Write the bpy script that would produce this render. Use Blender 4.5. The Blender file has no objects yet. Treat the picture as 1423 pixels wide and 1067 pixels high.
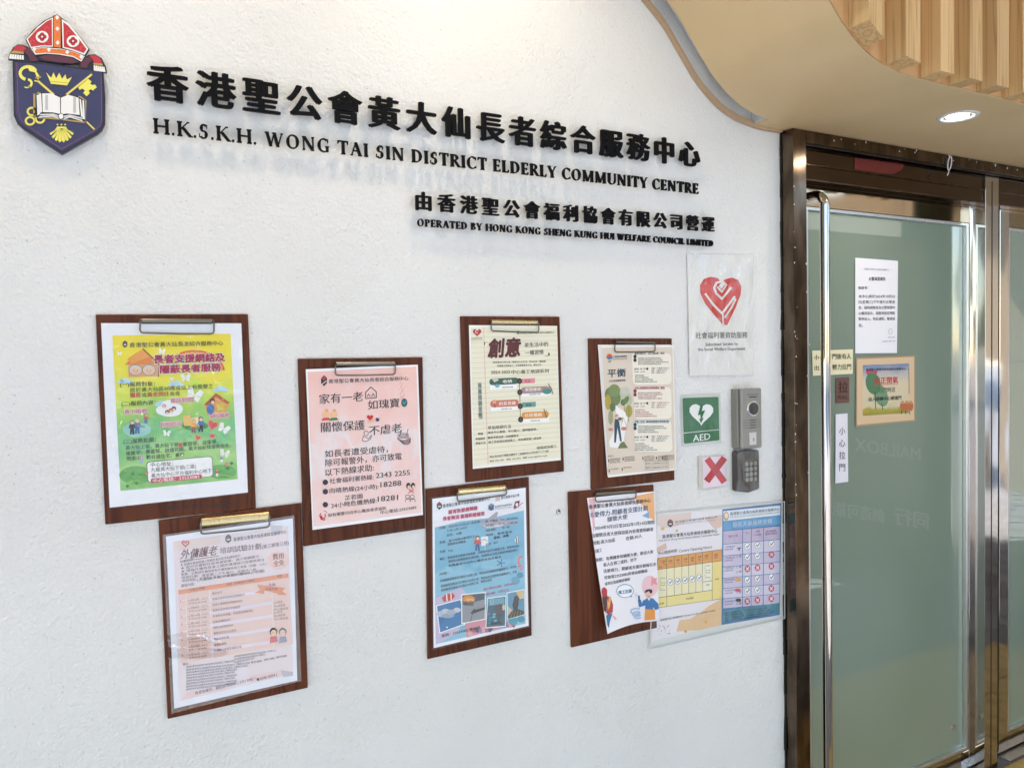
import bpy, math, random
from mathutils import Vector, Matrix
random.seed(7)
S = bpy.context.scene
COL = S.collection
PI = math.pi

# ------------------------------------------------------------------ camera
D, HC, FOC, WPX, HPX = 1.46, 1.406, 1060.0, 1423.0, 1067.0
YAW, PIT, ROL = .4925, .03743, -.0215
_f = Vector((math.sin(YAW)*math.cos(PIT), math.cos(YAW)*math.cos(PIT), -math.sin(PIT)))
_r = Vector((math.cos(YAW), -math.sin(YAW), 0)); _u = _r.cross(_f)
_c, _s = math.cos(ROL), math.sin(ROL)
RX = _c*_r + _s*_u; UX = -_s*_r + _c*_u
cam_d = bpy.data.cameras.new('camera'); cam = bpy.data.objects.new('camera', cam_d); COL.objects.link(cam)
M = Matrix((RX, UX, -_f)).transposed().to_4x4(); M.translation = (0, -D, HC)
cam.matrix_world = M
cam_d.sensor_width = 36; cam_d.sensor_fit = 'HORIZONTAL'; cam_d.lens = FOC/WPX*36
cam_d.clip_start = .02; cam_d.clip_end = 600
S.camera = cam

# ------------------------------------------------------------------ world, sun, exposure
SUN_EL, SUN_AZ = math.radians(56), math.radians(-150)     # azimuth measured from +Y towards +X; the sun stands behind the viewer, to the left
w = bpy.data.worlds.new('World'); S.world = w; w.use_nodes = True
nt = w.node_tree; bg = nt.nodes['Background']
sk = nt.nodes.new('ShaderNodeTexSky'); sk.sky_type = 'NISHITA'; sk.sun_disc = False
sk.sun_elevation = SUN_EL; sk.sun_rotation = SUN_AZ; sk.air_density = 1.0; sk.dust_density = .3
nt.links.new(sk.outputs[0], bg.inputs[0]); bg.inputs[1].default_value = .15
sl = bpy.data.lights.new('sun', 'SUN'); sl.energy = 2.6; sl.angle = math.radians(.5); sl.color = (1, .975, .94)
so = bpy.data.objects.new('sun', sl); COL.objects.link(so)
sd = Vector((math.sin(SUN_AZ)*math.cos(SUN_EL), math.cos(SUN_AZ)*math.cos(SUN_EL), math.sin(SUN_EL)))
so.rotation_euler = sd.to_track_quat('Z', 'Y').to_euler(); so.location = sd*20
S.view_settings.view_transform = 'Standard'; S.view_settings.look = 'None'
S.view_settings.gamma = 1; S.view_settings.use_curve_mapping = False
S.view_settings.exposure = 2.85
S.render.engine = 'CYCLES'; S.cycles.use_denoising = True; S.cycles.max_bounces = 10
S.cycles.sample_clamp_indirect = 6

# ------------------------------------------------------------------ projection: a pixel of the survey picture -> a point on the plane y = const
def ray(px, py):
    d = RX*((px-WPX/2)/FOC) - UX*((py-HPX/2)/FOC) + _f
    return d/d.y
def U(px, py, y=0.):
    d = ray(px, py); L = D+y
    return Vector((d.x*L, y, HC+d.z*L))

# ------------------------------------------------------------------ materials
def lin(h):
    h = h.lstrip('#'); o = []
    for i in (0, 2, 4):
        c = int(h[i:i+2], 16)/255
        o.append(c/12.92 if c <= .04045 else ((c+.055)/1.055)**2.4)
    return (*o, 1)
def new_mat(name, col, rough=.6, metal=0., coat=0., coat_rough=.1, spec=.5):
    m = bpy.data.materials.new(name); m.use_nodes = True
    b = m.node_tree.nodes['Principled BSDF']
    b.inputs['Base Color'].default_value = col if len(col) == 4 else (*col, 1)
    b.inputs['Roughness'].default_value = rough; b.inputs['Metallic'].default_value = metal
    b.inputs['Coat Weight'].default_value = coat; b.inputs['Coat Roughness'].default_value = coat_rough
    b.inputs['Specular IOR Level'].default_value = spec
    return m
def N(m, t, **kw):
    n = m.node_tree.nodes.new(t)
    for k, v in kw.items():
        if k.startswith('i_'): n.inputs[k[2:].replace('_', ' ')].default_value = v
        else: setattr(n, k, v)
    return n
def L(m, a, b): m.node_tree.links.new(a, b)
def P(m): return m.node_tree.nodes['Principled BSDF']
def ramp(m, src, stops):
    r = N(m, 'ShaderNodeValToRGB'); e = r.color_ramp.elements
    e[0].position, e[0].color = stops[0]; e[1].position, e[1].color = stops[-1]
    for p, c in stops[1:-1]:
        q = e.new(p); q.color = c
    L(m, src, r.inputs[0]); return r
def mapping(m, scale, coord='Object'):
    tc = N(m, 'ShaderNodeTexCoord'); mp = N(m, 'ShaderNodeMapping'); mp.inputs['Scale'].default_value = scale
    L(m, tc.outputs[coord], mp.inputs[0]); return mp
def geo(m, scale):
    tc = N(m, 'ShaderNodeNewGeometry'); mp = N(m, 'ShaderNodeMapping'); mp.inputs['Scale'].default_value = scale
    L(m, tc.outputs['Position'], mp.inputs[0]); return mp
def bump(m, h, strength, dist, prev=None, slot='Normal'):
    b = N(m, 'ShaderNodeBump'); b.inputs['Strength'].default_value = strength; b.inputs['Distance'].default_value = dist
    L(m, h, b.inputs['Height'])
    if prev: L(m, prev.outputs[0], b.inputs['Normal'])
    L(m, b.outputs[0], P(m).inputs[slot]); return b

_ink = {}
def ink(h):
    """printed ink or coloured paper under a slightly wavy gloss"""
    if h in _ink: return _ink[h]
    m = new_mat('ink_'+h.strip('#'), lin(h), .5, coat=.35, coat_rough=.16)
    mp = geo(m, (9, 9, 6)); n = N(m, 'ShaderNodeTexNoise', i_Scale=1.6, i_Detail=2.0); L(m, mp.outputs[0], n.inputs[0])
    bump(m, n.outputs[0], .5, .004, slot='Coat Normal')
    _ink[h] = m; return m

def wall_mat():
    m = new_mat('textured_wall_paint', (.80, .79, .76), .55, spec=.35)
    g = geo(m, (1, 1, 1))
    n1 = N(m, 'ShaderNodeTexNoise', i_Scale=150., i_Detail=3., i_Roughness=.6); L(m, g.outputs[0], n1.inputs[0])
    n2 = N(m, 'ShaderNodeTexNoise', i_Scale=46., i_Detail=2.); L(m, g.outputs[0], n2.inputs[0])
    n5 = N(m, 'ShaderNodeTexNoise', i_Scale=3.0, i_Detail=2.); L(m, g.outputs[0], n5.inputs[0])
    r2 = ramp(m, n2.outputs[0], [(.42, (0, 0, 0, 1)), (.62, (1, 1, 1, 1))])
    mx = N(m, 'ShaderNodeMath', operation='MULTIPLY_ADD'); L(m, r2.outputs[0], mx.inputs[0]); mx.inputs[1].default_value = .2; L(m, n1.outputs[0], mx.inputs[2])
    st = N(m, 'ShaderNodeMapRange'); L(m, n5.outputs[0], st.inputs[0]); st.inputs[1].default_value = .35; st.inputs[2].default_value = .7; st.inputs[3].default_value = .5; st.inputs[4].default_value = 1.0
    b = bump(m, mx.outputs[0], .5, .0041); L(m, st.outputs[0], b.inputs['Strength'])
    # small dark pits and specks, faint grime
    v = N(m, 'ShaderNodeTexVoronoi', i_Scale=64.); L(m, g.outputs[0], v.inputs[0])
    r = ramp(m, v.outputs['Distance'], [(.05, (1, 1, 1, 1)), (.13, (0, 0, 0, 1))])
    wn = N(m, 'ShaderNodeTexNoise', i_Scale=21., i_Detail=1.); L(m, g.outputs[0], wn.inputs[0])
    r3 = ramp(m, wn.outputs[0], [(.46, (0, 0, 0, 1)), (.56, (1, 1, 1, 1))])
    mu = N(m, 'ShaderNodeMath', operation='MULTIPLY'); L(m, r.outputs[0], mu.inputs[0]); L(m, r3.outputs[0], mu.inputs[1])
    mu2 = N(m, 'ShaderNodeMath', operation='MULTIPLY'); L(m, mu.outputs[0], mu2.inputs[0]); mu2.inputs[1].default_value = .42
    big = N(m, 'ShaderNodeTexNoise', i_Scale=2.3, i_Detail=5.); L(m, g.outputs[0], big.inputs[0])
    rb = ramp(m, big.outputs[0], [(.3, (.765, .755, .72, 1)), (.62, (.81, .802, .775, 1))])
    mix = N(m, 'ShaderNodeMixRGB'); L(m, mu2.outputs[0], mix.inputs[0]); L(m, rb.outputs[0], mix.inputs[1]); mix.inputs[2].default_value = (.3, .27, .22, 1)
    L(m, mix.outputs[0], P(m).inputs['Base Color'])
    return m
def wood_mat(name, dark, mid, light, scale=(9, 9, .7), gloss=.35, detail=1.0, rnd=True, coat=0.):
    m = new_mat(name, mid, gloss, coat=coat, coat_rough=.2)
    tc = N(m, 'ShaderNodeTexCoord'); mp = N(m, 'ShaderNodeMapping'); mp.inputs['Scale'].default_value = scale
    g = N(m, 'ShaderNodeNewGeometry'); oi = N(m, 'ShaderNodeObjectInfo')
    L(m, g.outputs['Position'], mp.inputs[0])
    if rnd:
        mm = N(m, 'ShaderNodeMath', operation='MULTIPLY'); L(m, oi.outputs['Random'], mm.inputs[0]); mm.inputs[1].default_value = 37.
        cb = N(m, 'ShaderNodeCombineXYZ'); L(m, mm.outputs[0], cb.inputs[0]); L(m, mm.outputs[0], cb.inputs[2]); L(m, cb.outputs[0], mp.inputs['Location'])
    n = N(m, 'ShaderNodeTexNoise', i_Scale=1.2, i_Detail=2., i_Distortion=.6); L(m, mp.outputs[0], n.inputs[0])
    w_ = N(m, 'ShaderNodeMath', operation='MULTIPLY'); L(m, n.outputs[0], w_.inputs[0]); w_.inputs[1].default_value = 14*detail
    fr = N(m, 'ShaderNodeMath', operation='PINGPONG'); L(m, w_.outputs[0], fr.inputs[0]); fr.inputs[1].default_value = 1.
    f = N(m, 'ShaderNodeTexNoise', i_Scale=14., i_Detail=3.); L(m, mp.outputs[0], f.inputs[0])
    ad = N(m, 'ShaderNodeMath', operation='MULTIPLY_ADD'); L(m, f.outputs[0], ad.inputs[0]); ad.inputs[1].default_value = .6; L(m, fr.outputs[0], ad.inputs[2])
    r = ramp(m, ad.outputs[0], [(.15, dark), (.55, mid), (1.1 if False else 1., light)])
    if rnd:
        hs = N(m, 'ShaderNodeHueSaturation'); L(m, r.outputs[0], hs.inputs['Color'])
        mr = N(m, 'ShaderNodeMapRange'); L(m, oi.outputs['Random'], mr.inputs[0]); mr.inputs[3].default_value = .86; mr.inputs[4].default_value = 1.1
        L(m, mr.outputs[0], hs.inputs['Value']); L(m, hs.outputs[0], P(m).inputs['Base Color'])
    else: L(m, r.outputs[0], P(m).inputs['Base Color'])
    bump(m, ad.outputs[0], .25, .0006)
    return m
def metal_mat(name, col, rough, bumpy=0., streak=True, grime=0., aniso_scale=(60, 60, 3)):
    m = new_mat(name, col, rough, 1.)
    g = geo(m, aniso_scale); n = N(m, 'ShaderNodeTexNoise', i_Scale=4., i_Detail=4.); L(m, g.outputs[0], n.inputs[0])
    mr = N(m, 'ShaderNodeMapRange'); L(m, n.outputs[0], mr.inputs[0]); mr.inputs[3].default_value = rough*.6; mr.inputs[4].default_value = rough*1.6
    L(m, mr.outputs[0], P(m).inputs['Roughness'])
    if bumpy:
        g2 = geo(m, (5, 5, 2.5)); n2 = N(m, 'ShaderNodeTexNoise', i_Scale=1.5, i_Detail=1.); L(m, g2.outputs[0], n2.inputs[0]); bump(m, n2.outputs[0], bumpy, .01)
    if grime:
        g3 = geo(m, (14, 14, 5)); n3 = N(m, 'ShaderNodeTexNoise', i_Scale=2., i_Detail=6.); L(m, g3.outputs[0], n3.inputs[0])
        r = ramp(m, n3.outputs[0], [(.4, tuple(c*.55 for c in col[:3])+(1,)), (.6, (*col[:3], 1))]); L(m, r.outputs[0], P(m).inputs['Base Color'])
    return m
def film_mat(name='clear_film', amt=.5, wob=.6, sc=(12, 12, 10)):
    """clear plastic: see-through with a sheen that follows its ripples"""
    m = bpy.data.materials.new(name); m.use_nodes = True; nt_ = m.node_tree; nt_.nodes.clear()
    out = N(m, 'ShaderNodeOutputMaterial'); tr = N(m, 'ShaderNodeBsdfTransparent'); gl = N(m, 'ShaderNodeBsdfGlossy'); gl.inputs['Roughness'].default_value = .07
    mx = N(m, 'ShaderNodeMixShader'); mx.inputs[0].default_value = .15*amt
    mp = geo(m, sc); n = N(m, 'ShaderNodeTexNoise', i_Scale=2.2, i_Detail=3., i_Distortion=.7); L(m, mp.outputs[0], n.inputs[0])
    b = N(m, 'ShaderNodeBump'); b.inputs['Strength'].default_value = wob; b.inputs['Distance'].default_value = .006; L(m, n.outputs[0], b.inputs['Height'])
    L(m, b.outputs[0], gl.inputs['Normal'])
    tr.inputs[0].default_value = (.98, .985, .985, 1)
    L(m, tr.outputs[0], mx.inputs[1]); L(m, gl.outputs[0], mx.inputs[2]); L(m, mx.outputs[0], out.inputs[0])
    return m
def emit_mat(name, col, st):
    m = new_mat(name, (0, 0, 0)); P(m).inputs['Emission Color'].default_value = (*col, 1); P(m).inputs['Emission Strength'].default_value = st; return m

MT = {}
MT['wall'] = wall_mat()
MT['board'] = wood_mat('dark_board_wood', (.056, .0145, .0055, 1), (.084, .0225, .0080, 1), (.115, .032, .0115, 1), (16, 16, 1.3), .5, 1.2, True, 0.)
P(MT['board']).inputs['Specular IOR Level'].default_value = .22
MT['pine'] = wood_mat('pale_batten_wood', (.40, .215, .078, 1), (.60, .37, .155, 1), (.66, .43, .195, 1), (30, 30, .8), .5, .8)
MT['pine_back'] = wood_mat('backing_wood', (.44, .215, .08, 1), (.53, .285, .115, 1), (.58, .34, .15, 1), (14, 14, 1.0), .55, .5, False)
MT['soffit'] = new_mat('beige_soffit_paint', (.62, .465, .25), .5, spec=.4)
_m = MT['soffit']; _g = geo(_m, (1, 1, 1)); _n = N(_m, 'ShaderNodeTexNoise', i_Scale=5., i_Detail=4.); L(_m, _g.outputs[0], _n.inputs[0])
_r_ = ramp(_m, _n.outputs[0], [(.3, (.66, .48, .255, 1)), (.7, (.72, .53, .295, 1))]); L(_m, _r_.outputs[0], P(_m).inputs['Base Color'])
_n2 = N(_m, 'ShaderNodeTexNoise', i_Scale=160., i_Detail=2.); L(_m, _g.outputs[0], _n2.inputs[0]); bump(_m, _n2.outputs[0], .12, .001)
MT['bead'] = new_mat('tan_trim_paint', (.50, .34, .20), .5)
MT['white'] = new_mat('white_paint', (.72, .72, .71), .5)
MT['bronze'] = metal_mat('bronzed_steel_frame', (.155, .112, .078), .17, .22, grime=1)
MT['chrome'] = metal_mat('polished_steel', (.50, .46, .42), .07, .30)
MT['toprail'] = metal_mat('dark_bronze_mirror', (.33, .245, .16), .06, .15)
MT['brush'] = metal_mat('steel_bead', (.72, .73, .72), .3)
MT['pull'] = metal_mat('bright_steel_handle', (.62, .57, .50), .05)
MT['gun'] = metal_mat('clip_steel', (.20, .185, .155), .3)
MT['brass'] = metal_mat('brass_clip', (.72, .60, .33), .27)
MT['gap'] = new_mat('black_rubber', (.012, .012, .012), .5)
MT['dark'] = new_mat('dark_metal_profile', (.030, .019, .012), .45, 0.)
MT['letter'] = new_mat('black_acrylic_letter', (.003, .003, .004), .5, spec=.12)
MT['film'] = film_mat(); MT['film_hard'] = film_mat('rippled_film', 1.0, .8, (16, 16, 12))
MT['film_sleeve'] = film_mat('sleeve_film', 1.1, .4, (7, 7, 5))
MT['glass'] = new_mat('frosted_green_glass', (.18, .225, .18), .45, coat=1., coat_rough=.012, spec=.5)
P(MT['glass']).inputs['Coat IOR'].default_value = 2.1
_m = MT['glass']; _g = geo(_m, (1.2, 1.2, .7)); _n = N(_m, 'ShaderNodeTexNoise', i_Scale=1.4, i_Detail=2.); L(_m, _g.outputs[0], _n.inputs[0])
_r_ = ramp(_m, _n.outputs[0], [(.35, (.185, .25, .185, 1)), (.65, (.225, .295, .23, 1))]); L(_m, _r_.outputs[0], P(_m).inputs['Base Color'])
MT['grey'] = new_mat('grey_plastic_metal', (.235, .23, .20), .38, .35)
MT['grey2'] = new_mat('pale_grey_face', (.30, .295, .262), .38, .3)
MT['keypad'] = new_mat('dark_keypad_plastic', (.045, .04, .033), .3, coat=.5, coat_rough=.08)
MT['lens'] = new_mat('camera_lens', (.01, .01, .012), .05, coat=1.)

# ------------------------------------------------------------------ mesh collecting
class MB:
    def __init__(s): s.v, s.f, s.m, s.mats = [], [], [], []
    def mi(s, m):
        if m not in s.mats: s.mats.append(m)
        return s.mats.index(m)
    def add(s, vs, fs, m):
        b = len(s.v); s.v += [Vector(v) for v in vs]; k = s.mi(m)
        for f in fs: s.f.append(tuple(b+i for i in f)); s.m.append(k)
    def box(s, a, b, m):
        (x0, y0, z0), (x1, y1, z1) = a, b
        s.hexa([(x0, y0, z0), (x1, y0, z0), (x1, y1, z0), (x0, y1, z0), (x0, y0, z1), (x1, y0, z1), (x1, y1, z1), (x0, y1, z1)], m)
    def hexa(s, v, m): s.add(v, [(0, 3, 2, 1), (4, 5, 6, 7), (0, 1, 5, 4), (1, 2, 6, 5), (2, 3, 7, 6), (3, 0, 4, 7)], m)
    def prism(s, pts, y0, y1, m):
        """outline in x-z at depth y0 (near viewer) to y1"""
        n = len(pts)
        a = sum(pts[i][0]*pts[(i+1) % n][1]-pts[(i+1) % n][0]*pts[i][1] for i in range(n))
        if a < 0: pts = pts[::-1]
        vs = [(x, y0, z) for x, z in pts]+[(x, y1, z) for x, z in pts]
        s.add(vs, [tuple(range(n)), tuple(range(2*n-1, n-1, -1))]+[(i, i+n, (i+1) % n+n, (i+1) % n) for i in range(n)], m)
    def tube(s, pts, r, m, n=10, closed=False):
        pts = [Vector(p) for p in pts]; rings = []; N_ = len(pts); up = Vector((.13, .31, .94))
        for i, p in enumerate(pts):
            t = (pts[(i+1) % N_] if (closed or i < N_-1) else p)-(pts[i-1] if (closed or i > 0) else p)
            t.normalize(); u = t.cross(up)
            if u.length < .05: u = t.cross(Vector((1, 0, 0)))
            u.normalize(); v = t.cross(u); up = v.cross(t) if False else up
            rings.append([p+(u*math.cos(a)+v*math.sin(a))*r for a in [2*PI*k/n for k in range(n)]])
        vs = [q for R_ in rings for q in R_]; fs = []
        for i in range(N_ if closed else N_-1):
            for k in range(n):
                a, b = i*n+k, i*n+(k+1) % n; c, d = ((i+1) % N_)*n+(k+1) % n, ((i+1) % N_)*n+k
                fs.append((a, b, c, d))
        if not closed: fs += [tuple(range(n))[::-1], tuple(range((N_-1)*n, N_*n))]
        s.add(vs, fs, m)
    def cyl(s, c, r0, r1, y0, y1, m, n=24, rz=None):
        rz = rz or r0
        vs = [(c[0]+r0*math.cos(2*PI*k/n), y0, c[1]+r0*math.sin(2*PI*k/n)) for k in range(n)]+[(c[0]+r1*math.cos(2*PI*k/n), y1, c[1]+r1*math.sin(2*PI*k/n)) for k in range(n)]
        s.add(vs, [tuple(range(n)), tuple(range(2*n-1, n-1, -1))]+[(k, k+n, (k+1) % n+n, (k+1) % n) for k in range(n)], m)
    def build(s, name, parent=None, smooth=False, bevel=0., kind=None, label=None, loc=None):
        if not s.v: return None
        o0 = Vector(parent['_o']) if parent is not None and '_o' in parent else Vector((0, 0, 0))
        me = bpy.data.meshes.new(name)
        if parent is None:
            if loc is None:
                xs = [v.x for v in s.v]; ys = [v.y for v in s.v]; zs = [v.z for v in s.v]
                loc = Vector(((min(xs)+max(xs))/2, max(ys), min(zs)))
            o0 = Vector(loc)
        me.from_pydata([tuple(v-o0) for v in s.v], [], s.f); me.update()
        for m in s.mats: me.materials.append(m)
        me.polygons.foreach_set('material_index', s.m)
        if smooth: me.polygons.foreach_set('use_smooth', [True]*len(me.polygons))
        o = bpy.data.objects.new(name, me); COL.objects.link(o)
        if parent is not None: o.parent = parent; o['_o'] = parent['_o']
        else: o.location = o0; o['_o'] = tuple(o0)
        if bevel:
            md = o.modifiers.new('bevel', 'BEVEL'); md.width = bevel; md.segments = 2; md.limit_method = 'ANGLE'; md.angle_limit = math.radians(40)
        if kind: o['kind'] = kind
        if label: o['label'] = label
        return o
def thing(name, label, cat, loc, group=None):
    o = bpy.data.objects.new(name, None); COL.objects.link(o); o.location = loc; o['_o'] = tuple(loc); o.empty_display_size = .05
    o['label'] = label; o['category'] = cat
    if group: o['group'] = group
    return o
def tag(o, label, cat, group=None):
    o['label'] = label; o['category'] = cat
    if group: o['group'] = group
    return o

# ------------------------------------------------------------------ text meshes (the font that ships with Blender)
_tc = {}
def glyphs(s, off=0., res=2, shear=0.):
    k = (s, off, res, shear)
    if k in _tc: return _tc[k]
    cu = bpy.data.curves.new('t', 'FONT'); cu.body = s; cu.resolution_u = res; cu.offset = off; cu.shear = shear
    o = bpy.data.objects.new('t', cu); COL.objects.link(o)
    me = bpy.data.meshes.new_from_object(o)
    vs = [tuple(v.co) for v in me.vertices]; fs = [tuple(p.vertices) for p in me.polygons]
    bpy.data.objects.remove(o); bpy.data.curves.remove(cu); bpy.data.meshes.remove(me)
    _tc[k] = (vs, fs); return _tc[k]

class Sheet:
    """a printed sheet: everything is laid out on its own plane, prints a hair proud of the paper, following its bend"""
    def __init__(s, s_, ox, oy, y, root, bend=None, step=.00022):
        s.s, s.ox, s.oy, s.y, s.root, s.bend, s.step = s_, ox, oy, y, root, bend, step
        s.cur = None; s.mb = []
    def part(s, name):
        s.cur = MB(); s.mb.append((name, s.cur))
    def pt(s, x, y, layer=0.):
        p = U(s.ox+x/s.s, s.oy+y/s.s, s.y)
        return s.put(p.x, p.z, layer)
    def put(s, X, Z, layer=0.):
        return Vector((X, s.y-(s.bend(X, Z) if s.bend else 0.)-layer*s.step, Z))
    def grid(s, quad, col, layer=0, n=1, m=None):
        A, B, C, E = [s.pt(*q) for q in quad]
        k = n+1; vs = []
        for j in range(k):
            for i in range(k):
                u, v = i/n, j/n
                p = (A*(1-u)+B*u)*(1-v)+(E*(1-u)+C*u)*v; vs.append(s.put(p.x, p.z, layer))
        fs = [(j*k+i, (j+1)*k+i, (j+1)*k+i+1, j*k+i+1) for j in range(n) for i in range(n)]
        s.cur.add(vs, fs, m or ink(col))
    def poly(s, pts, col, layer=2, m=None):
        if len(pts) == 4 and s.bend:
            w_ = max(abs(pts[0][0]-pts[2][0]), abs(pts[0][1]-pts[2][1]), abs(pts[1][0]-pts[3][0]))/s.s
            if w_ > 22:
                ar_ = sum(pts[i][0]*pts[(i+1) % 4][1]-pts[(i+1) % 4][0]*pts[i][1] for i in range(4))
                q = pts if ar_ > 0 else [pts[1], pts[0], pts[3], pts[2]]
                cr = [(q[(i+1) % 4][0]-q[i][0])*(q[(i+2) % 4][1]-q[(i+1) % 4][1])-(q[(i+1) % 4][1]-q[i][1])*(q[(i+2) % 4][0]-q[(i+1) % 4][0]) for i in range(4)]
                if min(cr) > 0: s.grid(q, col, layer, min(10, 2+int(w_/16)), m); return
        vs = [s.pt(x, y, layer) for x, y in pts]; n = len(vs)
        a = sum(vs[i].x*vs[(i+1) % n].z-vs[(i+1) % n].x*vs[i].z for i in range(n))
        s.cur.add(vs, [tuple(range(n)) if a > 0 else tuple(range(n-1, -1, -1))], m or ink(col))
    def ell(s, cx, cy, rx, ry, col, layer=2, n=16, rot=0, a0=0, a1=360):
        pts = []
        for k in range(n):
            a = math.radians(a0+(a1-a0)*k/(n if a1-a0 >= 360 else n-1)); x, y = rx*math.cos(a), -ry*math.sin(a); r = math.radians(rot)
            pts.append((cx+x*math.cos(r)-y*math.sin(r), cy+x*math.sin(r)+y*math.cos(r)))
        s.poly(pts, col, layer)
    def line(s, pts, w_, col, layer=3, closed=False):
        if closed: pts = pts+[pts[0]]
        for (x0, y0), (x1, y1) in zip(pts, pts[1:]):
            d = math.hypot(x1-x0, y1-y0) or 1; nx, ny = -(y1-y0)/d*w_/2, (x1-x0)/d*w_/2; ex, ey = (x1-x0)/d*w_*.3, (y1-y0)/d*w_*.3
            s.poly([(x0+nx-ex, y0+ny-ey), (x1+nx+ex, y1+ny+ey), (x1-nx+ex, y1-ny+ey), (x0-nx-ex, y0-ny-ey)], col, layer)
    def arc(s, cx, cy, rx, ry, a0, a1, w_, col, layer=3, n=14):
        P_ = []; Q = []
        for k in range(n+1):
            a = math.radians(a0+(a1-a0)*k/n)
            P_.append((cx+(rx+w_/2)*math.cos(a), cy-(ry+w_/2)*math.sin(a))); Q.append((cx+(rx-w_/2)*math.cos(a), cy-(ry-w_/2)*math.sin(a)))
        for k in range(n): s.poly([P_[k], P_[k+1], Q[k+1], Q[k]], col, layer)
    def rrect(s, quad, r, col, layer=2):
        A, B, C, E = quad; out = []
        Q = [A, B, C, E]
        for i in range(4):
            p, q, t = Q[i], Q[i-1], Q[(i+1) % 4]
            def tow(a, b):
                d = math.hypot(b[0]-a[0], b[1]-a[1]); return (a[0]+(b[0]-a[0])*r/d, a[1]+(b[1]-a[1])*r/d)
            a, c = tow(p, q), tow(p, t)
            for k in range(4):
                u = k/3; out.append(((1-u)**2*a[0]+2*u*(1-u)*p[0]+u*u*c[0], (1-u)**2*a[1]+2*u*(1-u)*p[1]+u*u*c[1]))
        s.poly(out, col, layer)
    def text(s, st, x0, y0, x1, y1, h, col='#26221f', off=.0, layer=4, shear=0., res=2, wide=True):
        """one line of print between two baseline ends; off fattens the strokes"""
        vs, fs = glyphs(st, 0., res, shear)
        if not vs: return
        xa = min(v[0] for v in vs); xb = max(v[0] for v in vs)
        asc = all(ord(c) < 0x2e80 for c in st)
        P0, P1 = s.pt(x0, y0), s.pt(x1, y1); T = s.pt((x0+x1)/2, (y0+y1)/2-h); B = s.pt((x0+x1)/2, (y0+y1)/2)
        hz = (T.z-B.z); em = hz/(.73 if asc else .92); base = 0 if asc else .08
        dX, dZ = P1.x-P0.x, P1.z-P0.z
        off *= .62 if off < .04 else 1
        if off >= .04: sh = [(off*math.cos(2*PI*k/8), off*math.sin(2*PI*k/8)) for k in range(8)]
        elif off >= .0155: sh = [(-off, 0), (0, off*.6), (off, 0), (0, -off*.6)]
        elif off > 0: sh = [(-off, 0), (off, 0)]
        else: sh = [(0, 0)]
        m = ink(col) if isinstance(col, str) else col
        for q, (sx, sy) in enumerate(sh):
            out = []
            for v in vs:
                t = (v[0]+sx-xa)/(xb-xa)
                out.append(s.put(P0.x+dX*t, P0.z+dZ*t+(v[1]+sy+base)*em, layer+q*.05))
            s.cur.add(out, fs, m)
    def tv(s, st, x, y0, step, h, wd, col='#26221f', off=0., layer=4):
        for i, c in enumerate(st): s.text(c, x-wd/2, y0+i*step+h, x+wd/2, y0+i*step+h, h, col, off, layer)
    def done(s):
        for k, mb in s.mb:
            o = mb.build(k, s.root)
            if o and k == 'lettering': o['kind'] = 'stuff'       # small print, one flat layer of ink

# ================================================================== SETTING
ZS = 1.983
_g = [(-3.2, 2.66), (-.4, 2.66), (.2, 2.64), (.6, 2.56), (.9, 2.42), (1.04, 2.325), (1.153, 2.237), (1.211, 2.190), (1.263, 2.130), (1.316, 2.070), (1.381, 2.022), (1.437, 1.999), (1.497, 1.987), (1.55, ZS), (1.62, ZS), (8.2, ZS)]
def cat(pts, sub=6):
    out = []
    for i in range(len(pts)-1):
        p0, p1, p2, p3 = pts[max(i-1, 0)], pts[i], pts[i+1], pts[min(i+2, len(pts)-1)]
        if abs(p1[1]-p2[1]) < 1e-6: out.append(p1); continue
        m1 = (p2[1]-p0[1])/(p2[0]-p0[0]) if p2[0] != p0[0] else 0; m2 = (p3[1]-p1[1])/(p3[0]-p1[0]) if p3[0] != p1[0] else 0
        if abs(p0[1]-p1[1]) < 1e-6: m1 = 0
        if abs(p2[1]-p3[1]) < 1e-6: m2 = 0
        h = p2[0]-p1[0]
        for k in range(sub):
            t = k/sub
            out.append((p1[0]+h*t, (2*t**3-3*t*t+1)*p1[1]+(t**3-2*t*t+t)*h*m1+(-2*t**3+3*t*t)*p2[1]+(t**3-t*t)*h*m2))
    out.append(pts[-1]); return out
GP = cat(_g)
def gz(x):
    for (a, za), (b, zb) in zip(GP, GP[1:]):
        if a <= x <= b: return za+(zb-za)*(x-a)/(b-a)
    return ZS
def band(mb, x0, x1, y0, y1, dz0, dz1, m, ends=True):
    """a slab that follows the ceiling curve, from y0 (front) to y1, between heights g+dz0 and g+dz1"""
    xs = [x0]+[x for x, _ in GP if x0+1e-4 < x < x1-1e-4]+[x1]; n = len(xs); vs = []
    for x in xs:
        z = gz(x); vs += [(x, y0, z+dz0), (x, y1, z+dz0), (x, y1, z+dz1), (x, y0, z+dz1)]
    fs = []
    for i in range(n-1):
        a, b = 4*i, 4*i+4
        fs += [(a, b, b+1, a+1)[::-1] if False else (a, a+1, b+1, b), (a+1, a+2, b+2, b+1), (a+2, a+3, b+3, b+2), (a+3, a, b, b+3)]
    if ends: fs += [(0, 3, 2, 1), (4*n-4, 4*n-3, 4*n-2, 4*n-1)]
    mb.add(vs, fs, m)

mb = MB(); mb.box((-3.2, 0, 0), (1.6045, .2, 3.2), MT['wall']); mb.build('wall', kind='structure')
mb = MB(); mb.box((1.607, .003, 1.99), (3.497, .2, 3.2), MT['wall']); mb.box((3.5, 0, 0), (8.2, .2, 3.2), MT['wall']); mb.build('wall_right', kind='structure')

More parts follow.
